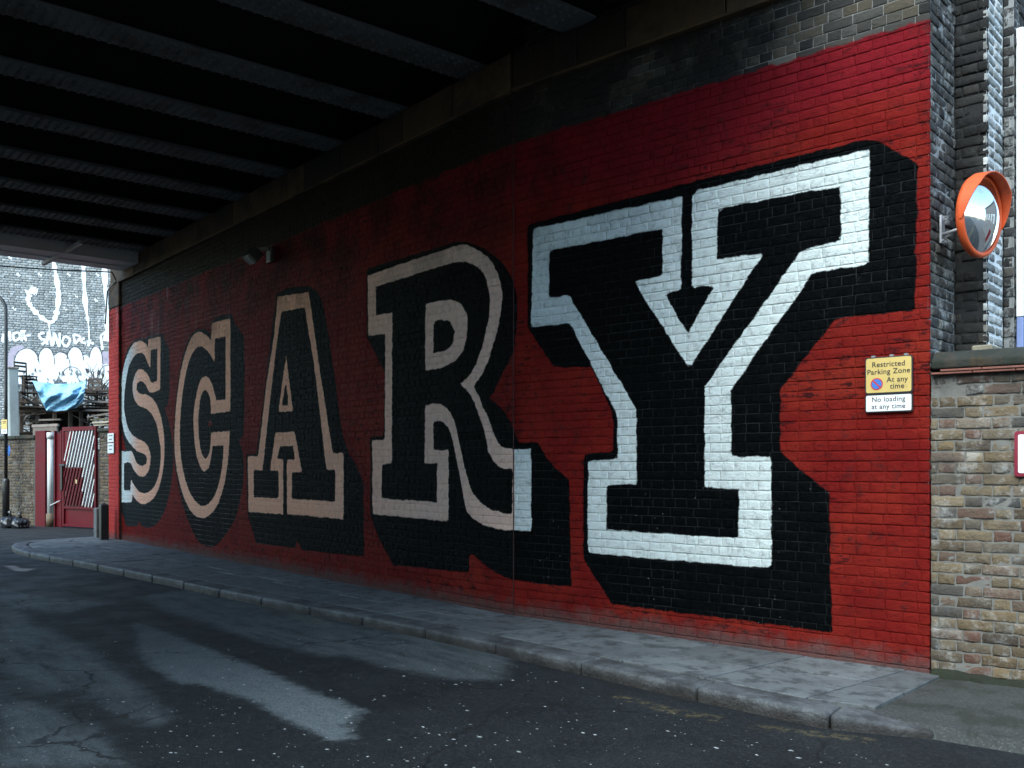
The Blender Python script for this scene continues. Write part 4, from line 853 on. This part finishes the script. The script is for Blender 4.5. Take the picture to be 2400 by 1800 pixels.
def chair(px, d, z, rot, k):
    o = thing('wooden_chair', yp(px, d, z), chair_labels[k], 'chair', 'chairs stacked behind the yard wall')
    c = Vector(yp(px, d, z)); rx = Vector((math.cos(rot), math.sin(rot), 0)); ry = Vector((-math.sin(rot), math.cos(rot), 0)); up = Vector((0, 0, 1))
    def pt(x, y, h): return c + rx * x + ry * y + up * h
    for x in (-.2, .2):
        B().bar(pt(x, -.2, 0), pt(x, -.2, .44), .035, .035).build('leg', M_wood, o); B().bar(pt(x, .2, 0), pt(x * .95, .24, .88), .035, .035).build('leg', M_wood, o)
        B().bar(pt(x, -.2, .2), pt(x, .2, .2), .02, .025).build('stretcher', M_wood, o)
    B().box(pt(0, 0, .455), (.45, .45, .03), (rx, ry, up)).build('seat', M_wood, o)
    for h in (.62, .76, .86): B().bar(pt(-.19, .23, h), pt(.19, .23, h), .02, .06).build('back_slat', M_wood, o)
for k, (px, z_, rot) in enumerate([(52, 3.13, 0.4), (66, 3.13, 1.2), (60, 3.60, 2.0), (78, 3.13, 2.6), (215, 3.13, 0.9)]): chair(px, 27.3 + 0.1 * (k % 2), z_, rot, k)
r = random.Random(77); sc = thing('scrap_sticks', yp(90, 27.0, 3.13), 'tangle of dark broken sticks and slats on the rack', 'scrap'); k = 0
for i in range(60):
    px = r.choice([r.uniform(42, 92), r.uniform(196, 268)]); d = r.uniform(26.7, 28.0); z_ = r.uniform(3.14, 3.55) if i % 2 else r.uniform(2.45, 3.0)
    a = Vector(yp(px, d, z_)); v = Vector((r.uniform(-1, 1), r.uniform(-1, 1), r.uniform(-.45, .45))).normalized() * r.uniform(.25, .6)
    B().bar(a - v, a + v, r.uniform(.03, .07), r.uniform(.02, .04)).build('stick', M_wood2 if i % 7 == 0 else M_wood, sc)
# tarpaulin
def tarp():
    m = Mat('blue_tarpaulin'); c = m.mix(m.noise(3, 5, .6), (0.20, 0.43, 0.64), (0.33, 0.58, 0.77)); c = m.mix(m.rng(m.noise(9, 5, .7), .55, .75, 0, .5), c, (0.55, 0.76, 0.84)); m.bump(m.noise(9, 5, .6, m.stretch((1, 1, 2))), 0.6, 0.05); return m.out(c, 0.75, 0, 0.3)
nx, nz = 40, 26; top = [(76, 892), (100, 896), (130, 900), (160, 899), (185, 897), (202, 892)]; bot = [(92, 930), (106, 958), (112, 966), (150, 962), (175, 958), (194, 944)]
V = []
for j in range(nz + 1):
    for i in range(nx + 1):
        u, v = i / nx, j / nz
        tx_, ty_ = np.interp(u, np.linspace(0, 1, 6), [p[0] for p in top]), np.interp(u, np.linspace(0, 1, 6), [p[1] for p in top])
        bx_, by_ = np.interp(u, np.linspace(0, 1, 6), [p[0] for p in bot]), np.interp(u, np.linspace(0, 1, 6), [p[1] for p in bot])
        px, py = tx_ + (bx_ - tx_) * v, ty_ + (by_ - ty_) * v
        fold = 0.012 * math.sin(55 * u + 30 * v + 3 * math.sin(9 * v)) + 0.010 * math.sin(48 * v - 21 * u) + 0.09 * math.sin(9 * (v + 0.5 * (u - .5) ** 2 * 2) + 2 * u) * math.sin(math.pi * u) + 0.05 * math.sin(22 * u + 7 * v * v + 3 * v) + 0.03 * math.sin(37 * v * u + 5)
        d = 26.35 + 0.35 * v * 0 - 0.25 * math.sin(math.pi * v) + fold
        V.append(yp(px, d, zy(py, d)))
V = np.array(V); idx = np.arange((nx + 1) * (nz + 1)).reshape(nz + 1, nx + 1)
Q = np.stack([idx[:-1, :-1].ravel(), idx[1:, :-1].ravel(), idx[1:, 1:].ravel(), idx[:-1, 1:].ravel()], 1)
o = link_mesh('tarpaulin', np_mesh('tarpaulin', V, Q, None, True), tarp(), None, True, V); mark(o, 'crumpled light blue tarpaulin hung over the rack', 'tarpaulin')
sm = o.modifiers.new('thick', 'SOLIDIFY'); sm.thickness = 0.006
# bare twigs
tg = thing('bare_shrub', yp(228, 28.4, 2.4), 'bare twiggy shrub sticking up over the timber pile', 'shrub'); r = random.Random(11); tb = B()
def twig(p, d, L, rr, dep):
    q = p + d * L; tb.tube([p, (p + q) / 2 + Vector((r.uniform(-.03, .03), r.uniform(-.03, .03), 0)), q], [rr, rr * .85, rr * .7], 5)
    if dep:
        for _ in range(2): twig(q, (d + Vector((r.uniform(-.8, .8), r.uniform(-.8, .8), r.uniform(-.2, .5)))).normalized(), L * r.uniform(.6, .85), rr * .65, dep - 1)
for k in range(3): twig(Vector(yp(216 + 12 * k, 28.4, 2.5)), Vector((r.uniform(-.2, .2), r.uniform(-.2, .2), 1)).normalized(), 0.75, 0.035, 3)
tb.build('branches', M_wood, tg)
# grey timber post
o = thing('grey_post', yp(33, 26.2, Z_ROAD), 'thick grey weathered post standing behind the yard wall', 'post')
a, b2 = Vector(yp(36, 26.2, Z_ROAD)), Vector(yp(29, 26.2, 4.15)); B().bar(a, b2, 0.30, 0.24, up=(0, 1, 0)).build('shaft', simple('grey_post_wood', (0.26, 0.29, 0.28), 0.85, 0, 0.3, 4, 0.4, 30), o, 0.02)
B().bar(b2, b2 + Vector((0, 0, .05)), 0.34, 0.28, up=(0, 1, 0)).build('cap', M_wood2, o, 0.01)
# corrugated sheet just above the yard wall
o = B(); n = 22
for i in range(n): o.bar(bp(0.85 + i * 0.05, -0.45, 2.0), bp(0.85 + i * 0.05, -0.45, 2.5), 0.03, 0.045, up=(BN[0], BN[1], 0))
o.bar(bp(0.8, -0.44, 2.52), bp(1.98, -0.44, 2.52), 0.05, 0.07)
mark(o.build('corrugated_sheet', M_wood2), 'grey corrugated sheet peeping over the yard wall', 'sheet')

# ================================================================== STREET FURNITURE, FAR END
lp = thing('street_lamp', yp(14, 24.4, Z_ROAD), 'black swan-neck street lamp column by the yard wall', 'street lamp')
c = Vector(yp(14, 24.4, 0)); lft = Vector((-RGT[0], -RGT[1], 0))
B().lathe(c, [(0.0, Z_ROAD), (0.085, Z_ROAD), (0.085, 1.05), (0.075, 1.10), (0.046, 1.13), (0.0, 1.13)], 18).build('base', M_blackm, lp, 0, True)
arc = [c + Vector((0, 0, 1.12)), c + Vector((0, 0, 3.4)), c + Vector((0, 0, 5.5))] + [c + lft * (0.42 - 0.42 * math.cos(t)) + Vector((0, 0, 5.5 + 0.42 * math.sin(t))) for t in [math.pi * i / 10 for i in range(1, 9)]]
B().tube(arc, [0.042] * len(arc), 12).build('column', M_blackm, lp, 0, True)
e = arc[-1]; B().lathe(e + Vector((0, 0, -0.28)), [(0.0, 0.0), (0.16, 0.0), (0.15, 0.06), (0.07, 0.22), (0.03, 0.32)], 16).build('lantern', M_blackm, lp, 0, True)
M_ysign = simple('yellow_sign', (0.60, 0.45, 0.15), 0.5, 0, 0.05, 6); M_wsign = simple('white_sign', (0.80, 0.82, 0.82), 0.5, 0, 0.03, 6, 0, 80, (0.6, 0.6, 0.6), .15)
M_ink = simple('black_ink', (0.02, 0.02, 0.025), 0.6, 0, 0.05, 3); M_bluei = simple('blue_ink', (0.05, 0.17, 0.52), 0.5, 0, 0.05, 3); M_redi = simple('red_ink', (0.50, 0.03, 0.04), 0.5, 0, 0.05, 3)
axc = (Vector((RGT[0], RGT[1], 0)), Vector((FWD[0], FWD[1], 0)), Vector((0, 0, 1)))
ps = thing('post_sign', yp(10, 24.3, 2.35), 'small yellow over white sign strapped to the black lamp column', 'sign')
B().box(yp(10, 24.31, 2.53), (0.145, 0.012, 0.24), axc).build('yellow_plate', M_ysign, ps, 0.003); B().box(yp(10, 24.31, 2.345), (0.145, 0.012, 0.115), axc).build('white_plate', M_wsign, ps, 0.003)
for k, z_ in enumerate((2.60, 2.56, 2.36, 2.33)): B().box(yp(10, 24.302, z_), (0.10 - .02 * (k % 2), 0.004, 0.014), axc).build('text_line', M_ink, ps)
o = thing('blue_disc_sign', yp(22, 24.4, 1.7), 'small blue disc seen edge-on on the lamp column', 'sign')
B().lathe(yp(21, 24.4, 1.84), [(0, -.008), (.14, -.008), (.14, .008), (0, .008)], 20, (axc[1] * 0.80 - axc[0] * 0.6, axc[2], axc[0] * .80 + axc[1] * .6)).build('disc', M_bluei, o)
# bin bags
M_bag = simple('black_bin_bag', (0.012, 0.013, 0.016), 0.28, 0, 0.4, 8, 0.5, 14, (0.03, 0.03, 0.035), .3)
def bag(px, d, rx, ry, rz, label, seed):
    r = random.Random(seed); bm = bmesh.new(); bmesh.ops.create_icosphere(bm, subdivisions=4, radius=1.0)
    ph = [r.random() * 6 for _ in range(8)]
    for v in bm.verts:
        x, y, z = v.co; k = 1 + .10 * math.sin(5 * x + ph[0]) * math.cos(4 * y + ph[1]) + .07 * math.sin(9 * z + 6 * x + ph[2]) + .05 * math.sin(14 * y + 9 * x + ph[3])
        if z > .5: k *= 1 - .5 * (z - .5)
        v.co = Vector((x * rx * k, y * ry * k, max(-0.55, z * k) * rz))
    for f in bm.faces: f.smooth = True
    me = bpy.data.meshes.new('bin_bag'); bm.to_mesh(me); bm.free(); o = bpy.data.objects.new('bin_bag', me); COL.objects.link(o); me.materials.append(M_bag)
    root = thing('bin_bag', yp(px, d, Z_ROAD), label, 'bin bag', 'bin bags by the yard wall'); o.name = 'bag_body'; o.parent = root; o.location = (0, 0, 0.55 * rz)
    B().tube([yp(px, d, Z_ROAD + rz * 1.25), yp(px - 1, d, Z_ROAD + rz * 1.6), yp(px - 3, d, Z_ROAD + rz * 1.9)], [0.05, 0.025, 0.05], 9).build('knot', M_bag, root, 0, True)
bag(25, 23.4, 0.20, 0.22, 0.22, 'shiny black bin bag slumped nearest the lamp column', 1); bag(48, 23.3, 0.22, 0.20, 0.20, 'duller black bin bag slumped nearer the red gate', 2)
# bollard and stub
bo = thing('bollard', (-19.30, 5.52, 0), 'square black bollard in front of the red pilaster', 'bollard')
B().box((-19.30, 5.52, 0.34), (0.15, 0.15, 0.68)).build('shaft', M_blackm, bo, 0.012); B().add([(-19.375, 5.445, .68), (-19.225, 5.445, .68), (-19.225, 5.595, .68), (-19.375, 5.595, .68), (-19.30, 5.52, .73)], [(0, 1, 4), (1, 2, 4), (2, 3, 4), (3, 0, 4)]).build('cap', M_blackm, bo)
cs = thing('concrete_stub', (-20.0, 5.66, 0), 'rough grey concrete guard stone beside the black bollard', 'guard stone')
B().prism([(-20.12, 5.55), (-19.92, 5.55), (-19.90, 5.75), (-20.14, 5.75)], -0.1, 0.60).build('block', M_conc, cs, 0.03, True, 3, {'rnd': .6})
sg = thing('street_plate', (-19.58, W - 0.075, 1.7), 'pair of small white plates fixed on the far red pilaster', 'sign')
for z0_, z1_ in ((1.92, 2.10), (1.70, 1.90)):
    B().box((-19.52, W - 0.085, (z0_ + z1_) / 2), (0.40, 0.012, z1_ - z0_), None).build('plate', M_wsign, sg, 0.004)
    for k in range(2): B().box((-19.52, W - 0.0925, z1_ - 0.05 - 0.07 * k), (0.24 - .05 * k, 0.003, 0.016)).build('text_line', M_ink, sg)

# ================================================================== WALL LAMP, SIGNS, MIRROR
wl_ = thing('bulkhead_lamp', (-12.41, W, 4.3), 'small unlit bulkhead lamp high on the red wall above the letter A', 'lamp')
B().box((-12.36, W - 0.03, 4.42), (0.14, 0.06, 0.22)).build('back_plate', M_blackm, wl_, 0.01)
B().bar((-12.36, W - 0.06, 4.50), (-12.40, W - 0.24, 4.46), 0.05, 0.05).build('arm', M_blackm, wl_)
la = (Vector((1, 0, 0)), Vector((0, 0.80, -0.60)).normalized(), Vector((0, 0.60, 0.80)).normalized())
B().box((-12.40, W - 0.27, 4.38), (0.22, 0.17, 0.17), la).build('housing', M_blackm, wl_, 0.025)
cl = Vector((-12.40, W - 0.27, 4.38)) - la[2] * 0.09; B().box(cl, (0.18, 0.14, 0.03), la).build('lens', simple('frosted_glass', (0.22, 0.22, 0.21), 0.25, 0, 0.1), wl_, 0.008)

def text_mesh(name, body, size, loc, right, up, mat, parent, align='CENTER', bold=0.0):
    cu = bpy.data.curves.new(name, 'FONT'); cu.body = body; cu.size = size; cu.align_x = align; cu.align_y = 'CENTER'; cu.offset = bold; cu.space_character = 1.06
    o = bpy.data.objects.new(name, cu); COL.objects.link(o); bpy.context.view_layer.update()
    dg = bpy.context.evaluated_depsgraph_get(); me = bpy.data.meshes.new_from_object(o.evaluated_get(dg)); bpy.data.objects.remove(o)
    V = np.empty(len(me.vertices) * 3); me.vertices.foreach_get('co', V); V = V.reshape(-1, 3); r, u, l = np.array(right), np.array(up), np.array(loc)
    Wv = l + V[:, :1] * r + V[:, 1:2] * u; me.materials.clear(); return link_mesh(name, me, mat, parent, True, Wv)
def rounded(c, right, up, wd, hg, rr, depth, out):
    c, right, up, out = map(Vector, (c, right, up, out)); pts = []
    for sx, sy, a0 in ((1, 1, 0), (-1, 1, 90), (-1, -1, 180), (1, -1, 270)):
        for k in range(5):
            a = rad(a0 + k * 22.5); pts.append(c + right * (sx * (wd / 2 - rr) + rr * math.cos(a)) + up * (sy * (hg / 2 - rr) + rr * math.sin(a)))
    n = len(pts); return B().add([p + out * depth for p in pts] + pts, [tuple(range(n)), tuple(range(2 * n - 1, n - 1, -1))] + [(i, n + i, n + (i + 1) % n, (i + 1) % n) for i in range(n)])
rt = (DR[0], DR[1], 0); upv = (0, 0, 1); ot = (DR[1], -DR[0], 0)
def wp(t, n, z): p = SEAM + DR * t - NR * n; return (p[0], p[1], z)
tc = 3.592
rs_ = thing('parking_sign', wp(tc, 0.0, 1.84), 'yellow Restricted Parking Zone sign at the right of the red wall', 'sign')
rounded(wp(tc, 0.018, 2.094), rt, upv, 0.335, 0.265, 0.018, 0.012, ot).build('back_plate', M_ink, rs_)
rounded(wp(tc, 0.031, 2.094), rt, upv, 0.318, 0.248, 0.014, 0.002, ot).build('yellow_face', M_ysign, rs_)
for t_, z_ in ((-.11, 2.232), (.02, 2.232), (.12, 2.232)): B().box(wp(tc + t_, 0.02, z_), (0.025, 0.02, 0.014)).build('fixing', M_silver, rs_)
text_mesh('lettering', 'Restricted', 0.053, wp(tc, 0.0345, 2.170), rt, upv, M_ink, rs_, bold=.0006)
text_mesh('lettering', 'Parking Zone', 0.053, wp(tc, 0.0345, 2.118), rt, upv, M_ink, rs_, bold=.0006)
text_mesh('lettering', 'At any', 0.053, wp(tc + 0.062, 0.0345, 2.058), rt, upv, M_ink, rs_, bold=.0006)
text_mesh('lettering', 'time', 0.053, wp(tc + 0.062, 0.0345, 2.010), rt, upv, M_ink, rs_, bold=.0006)
def disc(c, r, mat, n, name='roundel'):
    b_ = B(); k = 28; C_ = Vector(wp(tc - 0.082, n, 2.032)); rv_, uv_ = Vector(rt), Vector(upv)
    b_.add([C_] + [C_ + rv_ * r * math.cos(2 * math.pi * i / k) + uv_ * r * math.sin(2 * math.pi * i / k) for i in range(k)], [(0, 1 + i, 1 + (i + 1) % k) for i in range(k)]); return b_.build(name, mat, rs_)
disc(0, 0.044, M_redi, 0.0345); disc(0, 0.036, M_bluei, 0.0352)
C_ = Vector(wp(tc - 0.082, 0.0358, 2.032)); B().bar(C_ + Vector(rt) * -.028 + Vector((0, 0, .028)), C_ + Vector(rt) * .028 + Vector((0, 0, -.028)), 0.0006, 0.010).build('slash', M_redi, rs_)
ns_ = thing('loading_sign', wp(tc, 0.0, 1.84), 'white No loading sign directly under the yellow parking sign', 'sign')
rounded(wp(tc, 0.018, 1.893), rt, upv, 0.335, 0.130, 0.014, 0.012, ot).build('back_plate', M_ink, ns_)
rounded(wp(tc, 0.031, 1.893), rt, upv, 0.318, 0.114, 0.010, 0.002, ot).build('white_face', M_wsign, ns_)
text_mesh('lettering', 'No loading', 0.050, wp(tc, 0.0345, 1.919), rt, upv, M_ink, ns_, bold=.0004)
text_mesh('lettering', 'at any time', 0.050, wp(tc, 0.0345, 1.868), rt, upv, M_ink, ns_, bold=.0004)
# red-bordered sign at the picture's right edge
ws = thing('red_edged_sign', tuple(O + DY * 0.75) + (1.37,), 'white sign with a red border on the yellow brick wall', 'sign')
ry_ = (DY[0], DY[1], 0); oy_ = (DY[1], -DY[0], 0); cs_ = END + DY * (0.53 + 0.26) + np.array([DY[1], -DY[0]]) * 0.012
rounded((cs_[0], cs_[1], 1.523), ry_, upv, 0.52, 0.30, 0.02, 0.012, oy_).build('red_plate', simple('maroon_border', (0.20, 0.010, 0.03), 0.5), ws)
cs2 = cs_ + np.array([DY[1], -DY[0]]) * 0.013
rounded((cs2[0], cs2[1], 1.523), ry_, upv, 0.475, 0.255, 0.012, 0.002, oy_).build('white_face', M_wsign, ws)

# traffic mirror
MC = Vector((-2.979 + 0.004, 6.6945 - 0.01, 3.185)); mn = Vector((0.999, -0.036, 0.0)).normalized(); mr = Vector((0, 0, 1)).cross(mn).normalized(); mu = Vector((0, 0, 1))
tilt = Matrix.Rotation(rad(4), 3, mr); mn = tilt @ mn; mu = tilt @ mu
axm = (mr, mu, mn)
mir = thing('traffic_mirror', tuple(MC), 'round convex traffic mirror with an orange hood on the pier', 'mirror')
def plastic():
    m = Mat('orange_plastic'); c = m.mix(m.noise(5, 4), (0.60, 0.085, 0.022), (0.70, 0.12, 0.032)); c = m.mix(m.rng(m.noise(14, 7, .75), .5, .72, 0, .45), c, (0.16, 0.06, 0.035)); return m.out(c, m.rng(m.noise(20, 4), .3, .7, .4, .65), 0, 0.4)
M_or = plastic()
mm = Mat('mirror_surface'); M_mir = mm.out(mm.mix(mm.rng(mm.noise(12, 7, .75), .5, .75, 0, .5), (0.88, 0.90, 0.90), (0.5, 0.52, 0.5)), mm.rng(mm.noise(16, 5), .35, .75, 0.02, 0.14), 1.0)
RM = 0.262
prof = [(RM * math.sin(t) / math.sin(0.62), (math.cos(t) - math.cos(0.62)) * RM / math.sin(0.62)) for t in [0.62 * i / 14 for i in range(14, -1, -1)]]
prof[-1] = (0.0005, prof[-1][1])
B().lathe(MC, prof, 48, axm).build('mirror_face', M_mir, mir, 0, True)
B().lathe(MC, [(RM - .012, 0.012), (RM + .004, 0.02), (RM + .022, 0.012), (RM + .026, -0.01), (RM + .018, -0.035), (RM - .03, -0.05), (0.01, -0.055)], 48, axm).build('rim', M_or, mir, 0, True)
hv = []; hf = []; nh = 40; a0, a1 = rad(-12), rad(192)
for i in range(nh + 1):
    a = a0 + (a1 - a0) * i / nh; fr_ = max(0.0, min(1.0, min(a - a0, a1 - a) / rad(50))); dep = 0.012 + 0.082 * (fr_ ** 0.8)
    dv = mr * math.cos(a) + mu * math.sin(a)
    for rr_, k in ((RM + .024, 0), (RM + .020, 1), (RM + .027, 1), (RM + .031, 0)): hv.append(MC + dv * rr_ + mn * (dep if k else -0.005))
for i in range(nh):
    for k in range(4): hf.append((4 * i + k, 4 * i + (k + 1) % 4, 4 * i + 4 + (k + 1) % 4, 4 * i + 4 + k))
hf += [(0, 1, 2, 3), (4 * nh + 3, 4 * nh + 2, 4 * nh + 1, 4 * nh)]
B().add(hv, hf).build('hood', M_or, mir, 0, False)
bk = END + NR * 0.245 + DR * 0.012
B().box((bk[0], bk[1], 3.132), (0.014, 0.085, 0.20), ax).build('bracket_plate', M_silver, mir, 0.003)
B().tube([(bk[0], bk[1], 3.10), tuple(MC - mn * 0.06 + Vector((0, 0, -0.05)))], 0.012, 10).build('arm', M_silver, mir, 0, True)
for dz_ in (-.08, .08):
    for dn in (-.028, .028):
        p = bk + NR * dn + DR * .01; B().tube([(p[0], p[1], 3.132 + dz_), (p[0] + DR[0] * .012, p[1] + DR[1] * .012, 3.132 + dz_)], 0.008, 6).build('bolt', M_silver, mir)

# cable slung across the far opening
pts = [(-19.05, 0.2 + i * 0.27, ZE - 0.03 - 0.16 * math.sin(math.pi * i / 20)) for i in range(21)] + [(-19.2, 5.72, 5.1), (-19.7, 5.70, 4.95), (-19.76, 5.68, 4.3)]
o = B().tube(pts, 0.014, 6).build('cable', M_blackm, None, 0, True); mark(o, 'thin black cable sagging under the far bridge edge', 'cable')

# building round the corner (seen in the mirror)
M_wh = simple('dark_grey_brick', (0.11, 0.115, 0.12), 0.9, 0, 0.3, 3, .4, 20)
bd = thing('corner_building', (4.5, 20, 0), 'grey warehouse round the corner reflected in the traffic mirror', 'building')
B().box((6.0, 20.2, 3.6), (11.0, 5.0, 7.6)).build('wall', M_wh, bd, 0.02)
B().box((6.0, 20.2, 7.5), (11.3, 5.3, 0.25)).build('parapet', M_stone, bd, 0.02, False, 1, {'rnd': .8})
for wx in (2.2, 4.6, 7.0, 9.4):
    f = B().box((wx, 17.67, 4.6), (1.0, 0.10, 1.5)).build('window', M_wsign, bd, 0.01); B().box((wx, 17.61, 4.6), (0.84, 0.02, 1.34)).build('pane', simple('window_glass', (0.3, 0.34, 0.36), 0.1), f)
B().box((3.4, 17.66, 1.1), (1.8, 0.10, 2.4)).build('door', M_red, bd, 0.01)

# unseen terrace added behind the camera to block the low sky
M_added_terr = simple('added_terrace_brick', (0.16, 0.12, 0.09), 0.9, 0, 0.3, 3, .4, 20)
tr = thing('added_terrace', (11, -9, 0), 'brown brick terrace with sash windows across the road', 'building')  # unseen terrace, added to block the low sky
B().box((11.5, -12.5, 4.6), (29.0, 7.0, 9.6)).build('wall', M_added_terr, tr, 0.02); B().box((11.5, -12.5, 9.5), (29.3, 7.3, 0.3)).build('parapet', M_stone, tr, 0.02, False, 1, {'rnd': .8})
M_gl = simple('dark_window_glass', (0.05, 0.06, 0.065), 0.1, 0, .1)
for wx in range(-1, 25, 3):
    for wz in (1.6, 4.6, 7.4):
        f = B().box((wx, -8.98, wz), (1.1, 0.10, 1.6)).build('window', M_wsign, tr, 0.01); B().box((wx, -8.92, wz), (0.94, 0.02, 1.44)).build('pane', M_gl, f)

mo = B(); r = random.Random(5); a_ = []  # mossy strip, blackened to stand in for the gutter shadow
for i in range(61):
    t = i * 0.08; p = END + DY * (t + .02); w_ = 0.05 + 0.05 * r.random(); q = p + np.array([DY[1], -DY[0]]) * w_; h_ = 0.012 + 0.03 * r.random(); zb = -0.02 - 0.004 * i / 15
    a_.append([(p[0], p[1], zb + h_ + .02), ((p[0] + q[0]) / 2, (p[1] + q[1]) / 2, zb + h_), (q[0], q[1], zb - .03)])
for i in range(60):
    for k in range(2): mo.add([a_[i][k], a_[i][k + 1], a_[i + 1][k + 1], a_[i + 1][k]], [(0, 1, 2, 3)])
mark(mo.build('moss_shadow_strip', simple('shade_black_moss', (0.012, 0.015, 0.007), 0.95, 0, 0.5, 9, 0.8, 60, (0.03, 0.04, 0.012), 0.5), None, 0, True), 'dark moss and dirt along the foot of the yellow wall', 'moss', kind='stuff')  # moss and dirt, with the gutter shadow painted in

ed = B(); M_edge = simple('pale_edging', (0.22, 0.235, 0.23), 0.85, 0, 0.4, 9, 0.4, 50)
for i in range(6):
    a = np.array([-2.60, 6.20]) + DY * (i * 0.62); ed.bar((a[0], a[1], -0.050), (a[0] + DY[0] * 0.6, a[1] + DY[1] * 0.6, -0.056), 0.035, 0.05)
mark(ed.build('edging_strip', M_edge, None, 0.006), 'thin pale edging strip set in the mossy crossover', 'edging', kind='structure')
